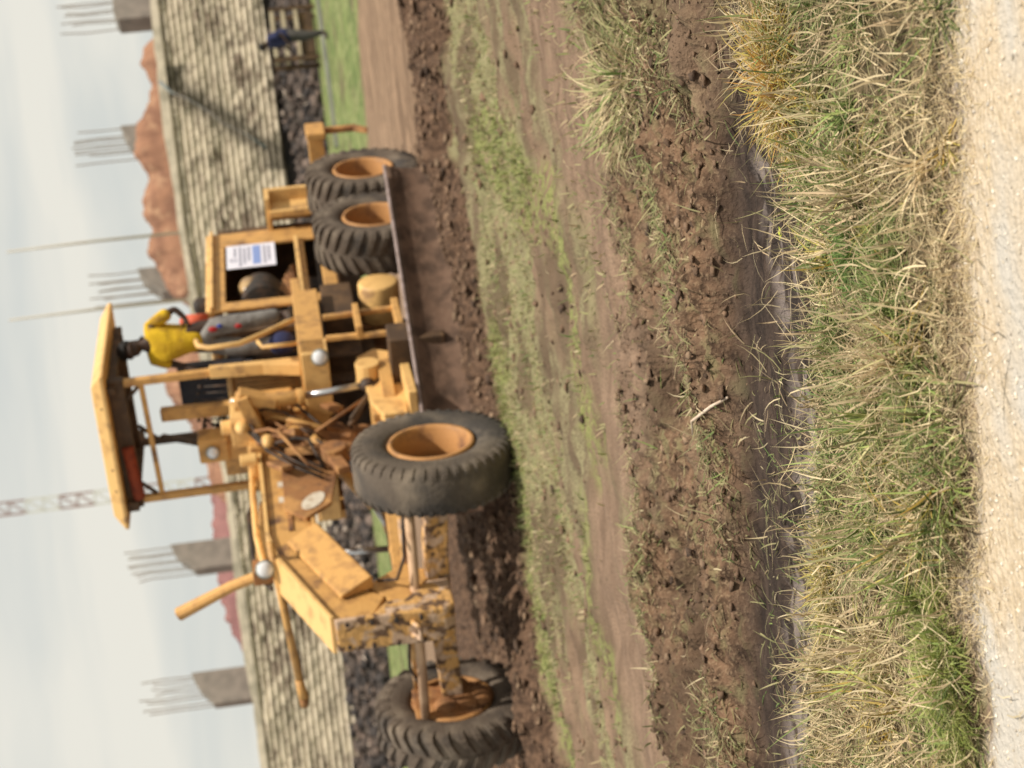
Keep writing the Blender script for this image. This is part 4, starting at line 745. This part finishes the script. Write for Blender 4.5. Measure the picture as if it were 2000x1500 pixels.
# ------------------------------------------------------------------ people
SK = mat('dark_skin', (.055, .03, .02), (.04, .022, .015), .55, 20)
def skin_obj(name, verts, edges, rad, m, parent=None, lv=2, root=0):
    me = bpy.data.meshes.new(name); me.from_pydata(verts, edges, []); o = link(name, me, m, parent)
    md = o.modifiers.new('skin', 'SKIN'); md.use_smooth_shade = True
    sv = me.skin_vertices[0].data
    for i, r in enumerate(rad): sv[i].radius = r if isinstance(r, tuple) else (r, r); sv[i].use_root = (i == root)
    sd = o.modifiers.new('sub', 'SUBSURF'); sd.levels = lv; sd.render_levels = lv
    return o
def person(loc, rz, J, shirt, trouser, hairm, label, cat='person', scale=1.0, shoe=DRK, bulk=1.0):
    V = []; E = []; Rd = []; idx = {}
    def add(nm, p, r, par=None):
        V.append(p); Rd.append(r); idx[nm] = len(V)-1
        if par: E.append((idx[par], idx[nm]))
    add('pelvis', J['pelvis'], (.115, .15)); add('waist', J['waist'], (.10, .135), 'pelvis'); add('chest', J['chest'], (.095, .13), 'waist'); add('neckb', J['neckb'], (.06, .065), 'chest')
    nk = Vector(J['neckb']); hd = Vector(J['head']); up = (hd-nk).normalized(); f = Vector(J.get('face', (1, 0, 0))); f = (f-up*f.dot(up)).normalized(); sdv = up.cross(f)
    add('neck', tuple(nk+up*.05), .052, 'neckb'); add('jaw', tuple(hd-up*.055+f*.015), (.062, .066), 'neck'); add('mid', tuple(hd+up*.01), (.083, .086), 'jaw'); add('crown', tuple(hd+up*.075-f*.012), (.066, .072), 'mid')
    add('nose', tuple(hd+f*.094-up*.01), .012, 'mid'); add('chin', tuple(hd+f*.06-up*.085), .022, 'jaw')
    for s_ in (1, -1): add('ear%d' % s_, tuple(hd+sdv*s_*.088-up*.005), .014, 'mid')
    for sd_, s_ in (('L', 1), ('R', -1)):
        add(sd_+'sh', J[sd_+'sh'], .048, 'chest'); add(sd_+'el', J[sd_+'el'], .038, sd_+'sh'); add(sd_+'wr', J[sd_+'wr'], .028, sd_+'el')
        w = Vector(J[sd_+'wr']); e_ = Vector(J[sd_+'el']); hv = Vector(J[sd_+'hd'])-w; hv.normalize(); pal_ = Vector(J.get(sd_+'palm', (0, -s_, 0))); pal_ = (pal_-hv*pal_.dot(hv)).normalized(); sp = hv.cross(pal_)
        add(sd_+'pm', tuple(w+hv*.05), (.034, .018), sd_+'wr'); add(sd_+'kn', tuple(w+hv*.085), (.036, .014), sd_+'pm')
        for q, (off, ln) in enumerate(((-.030, .062), (-.010, .07), (.010, .066), (.028, .052))):
            b_ = w+hv*.10+sp*off; add('%sf%da' % (sd_, q), tuple(b_), .009, sd_+'kn'); add('%sf%db' % (sd_, q), tuple(b_+hv*ln*.5+pal_*.012), .008, '%sf%da' % (sd_, q)); add('%sf%dc' % (sd_, q), tuple(b_+hv*ln*.75+pal_*.04), .007, '%sf%db' % (sd_, q))
        t_ = w+hv*.045-sp*.038*1; add(sd_+'t1', tuple(t_+pal_*.01), .011, sd_+'pm'); add(sd_+'t2', tuple(t_+hv*.03-sp*.012+pal_*.03), .009, sd_+'t1')
        add(sd_+'hip', J[sd_+'hip'], .085, 'pelvis'); add(sd_+'kne', J[sd_+'kne'], .058, sd_+'hip'); add(sd_+'ank', J[sd_+'ank'], .042, sd_+'kne'); a = Vector(J[sd_+'ank']); tf = Vector(J.get(sd_+'toe', (1, 0, 0)))
        add(sd_+'ft', tuple(a+tf*.10-Vector((0, 0, .045))), (.042, .032), sd_+'ank'); add(sd_+'to', tuple(a+tf*.17-Vector((0, 0, .05))), (.035, .022), sd_+'ft')
    o = skin_obj('person', V, E, Rd, SK); o.location = loc; o.rotation_euler = (0, 0, rz); o.scale = (scale,)*3; tag(o, label, cat)
    # shirt
    mix = lambda a, b_, t: tuple(Vector(J[a]).lerp(Vector(J[b_]), t))
    sv = [J['pelvis'], J['waist'], J['chest'], tuple(nk-up*.01)]+[J['Lsh'], mix('Lsh', 'Lel', .85), J['Rsh'], mix('Rsh', 'Rel', .7)]
    sr = [(.15, .20), (.13, .185), (.12, .19), (.07, .08), .07, .075, .07, .06]
    sv[0] = tuple(Vector(J['pelvis']).lerp(Vector(J['waist']), -.5))
    sr = [tuple(q*bulk for q in x_) if isinstance(x_, tuple) else x_*bulk for x_ in sr]
    skin_obj('shirt', sv, [(0, 1), (1, 2), (2, 3), (2, 4), (4, 5), (2, 6), (6, 7)], sr, shirt, o, 2)
    tv = [mix('pelvis', 'waist', .25), J['pelvis'], J['Lhip'], J['Lkne'], mix('Lkne', 'Lank', .92), J['Rhip'], J['Rkne'], mix('Rkne', 'Rank', .92)]
    skin_obj('trousers', tv, [(0, 1), (1, 2), (2, 3), (3, 4), (1, 5), (5, 6), (6, 7)], [(.125, .165), (.135, .175), .115, .092, .075, .115, .092, .075], trouser, o, 2)
    hc = hd+up*.03-f*.014
    mb = MB(); b0 = len(mb.b.verts); bmesh.ops.create_uvsphere(mb.b, u_segments=18, v_segments=10, radius=.104)
    for v in mb.b.verts:
        c_ = v.co.copy(); v.co = hc+f*c_.x+sdv*c_.y*.95+up*max(c_.z, -.045 if c_.x < .02 else .035)
    mb.build('hair', hairm, o, 0, True)
    for sd_ in ('L', 'R'):
        a = Vector(J[sd_+'ank']); tf = Vector(J.get(sd_+'toe', (1, 0, 0)))
        skin_obj('shoe', [tuple(a-Vector((0, 0, .01))-tf*.02), tuple(a+tf*.08-Vector((0, 0, .045))), tuple(a+tf*.18-Vector((0, 0, .052)))], [(0, 1), (1, 2)], [(.055, .055), (.052, .042), (.045, .034)], shoe, o, 1)
    for s_ in (1, -1): MB().ball(hd+f*.082+sdv*s_*.032+up*.012, .008, 8).build('eye', mat('eye_white', (.10, .08, .07), None, .3), o, 0, True)
    return o
YSH = mat('yellow_shirt_cloth', (.64, .41, .02), (.50, .29, .02), .9, 5, .4, .65, bump=1, bscale=9, c3=(.34, .19, .03), s3=7, lo3=.53, hi3=.66)
GTR = mat('grey_overall_cloth', (.25, .235, .22), (.13, .115, .105), .9, 7, .4, .65, bump=1, bscale=9)
BLK = mat('black_hair', (.012, .01, .009), None, .8)
Jo = dict(pelvis=(0, 0, .95), waist=(.01, 0, 1.12), chest=(.03, 0, 1.33), neckb=(.05, 0, 1.49), head=(.09, -.02, 1.62), face=(.9, -.35, -.1),
          Lsh=(.03, .19, 1.40), Lel=(-.05, .31, 1.15), Lwr=(.0, .22, 1.06), Lhd=(.05, .13, 1.02), Lpalm=(0, -1, -.2),
          Rsh=(.05, -.18, 1.40), Rel=(.08, -.25, 1.16), Rwr=(.18, -.29, .99), Rhd=(.26, -.30, .94), Rpalm=(.2, 0, -1),
          Lhip=(.0, .10, .90), Lkne=(.05, .13, .50), Lank=(-.01, .14, .09), Rhip=(.0, -.10, .90), Rkne=(.08, -.13, .50), Rank=(.04, -.15, .09))
op = person(gw(-3.93, .74, 1.64), R(-117), Jo, YSH, GTR, BLK, 'person in yellow shirt and grey trousers standing at the grader controls, hand on hip', scale=1.03)
RP = mat('red_patch', (.42, .03, .03), None, .8); BP = mat('blue_patch', (.04, .06, .30), None, .8)
MB().ball((.125, .12, .80), (.014, .03, .045), 12).build('pocket_patch', RP, op, 0, True)
MB().ball((.130, .15, .73), (.012, .022, .03), 12).build('pocket_patch', BP, op, 0, True)
MB().ball((.135, .13, .55), (.012, .025, .035), 12).build('knee_patch', RP, op, 0, True)
NAVY = mat('navy_cloth', (.02, .025, .075), (.035, .035, .08), .85, 5, bump=.3, bscale=12); bag = MB().ball((0, 0, .14), (.12, .11, .14), 20); bag.tube([(0, -.05, .26), (0, -.04, .33), (0, .04, .33), (0, .05, .26)], .010, 8)
bg_ = bag.build('bag', NAVY, None, 0, True); bg_.location = gw(-3.42, .80, 1.645); tag(bg_, 'dark blue bag resting on the grader platform by the operator', 'bag')
Jb = dict(pelvis=(0, 0, .95), waist=(.03, 0, 1.12), chest=(.10, 0, 1.32), neckb=(.16, 0, 1.46), head=(.24, 0, 1.56), face=(.8, 0, -.5),
          Lsh=(.10, .18, 1.38), Lel=(.12, .26, 1.10), Lwr=(.30, .18, .98), Lhd=(.38, .14, .96), Lpalm=(0, -1, 0), Rsh=(.10, -.18, 1.38), Rel=(.10, -.27, 1.10), Rwr=(.28, -.2, .96), Rhd=(.36, -.16, .94), Rpalm=(0, 1, 0),
          Lhip=(0, .1, .9), Lkne=(.1, .14, .5), Lank=(.1, .16, .09), Rhip=(0, -.1, .9), Rkne=(.0, -.13, .5), Rank=(-.12, -.15, .09))
person((9.75, 44.9, 0), R(200), Jb, NAVY, mat('dark_grey_trouser', (.07, .065, .06), (.06, .055, .05), .9, 6), BLK, 'person in dark blue shirt standing on the far green grass before the rubble', scale=1.08, bulk=1.3)
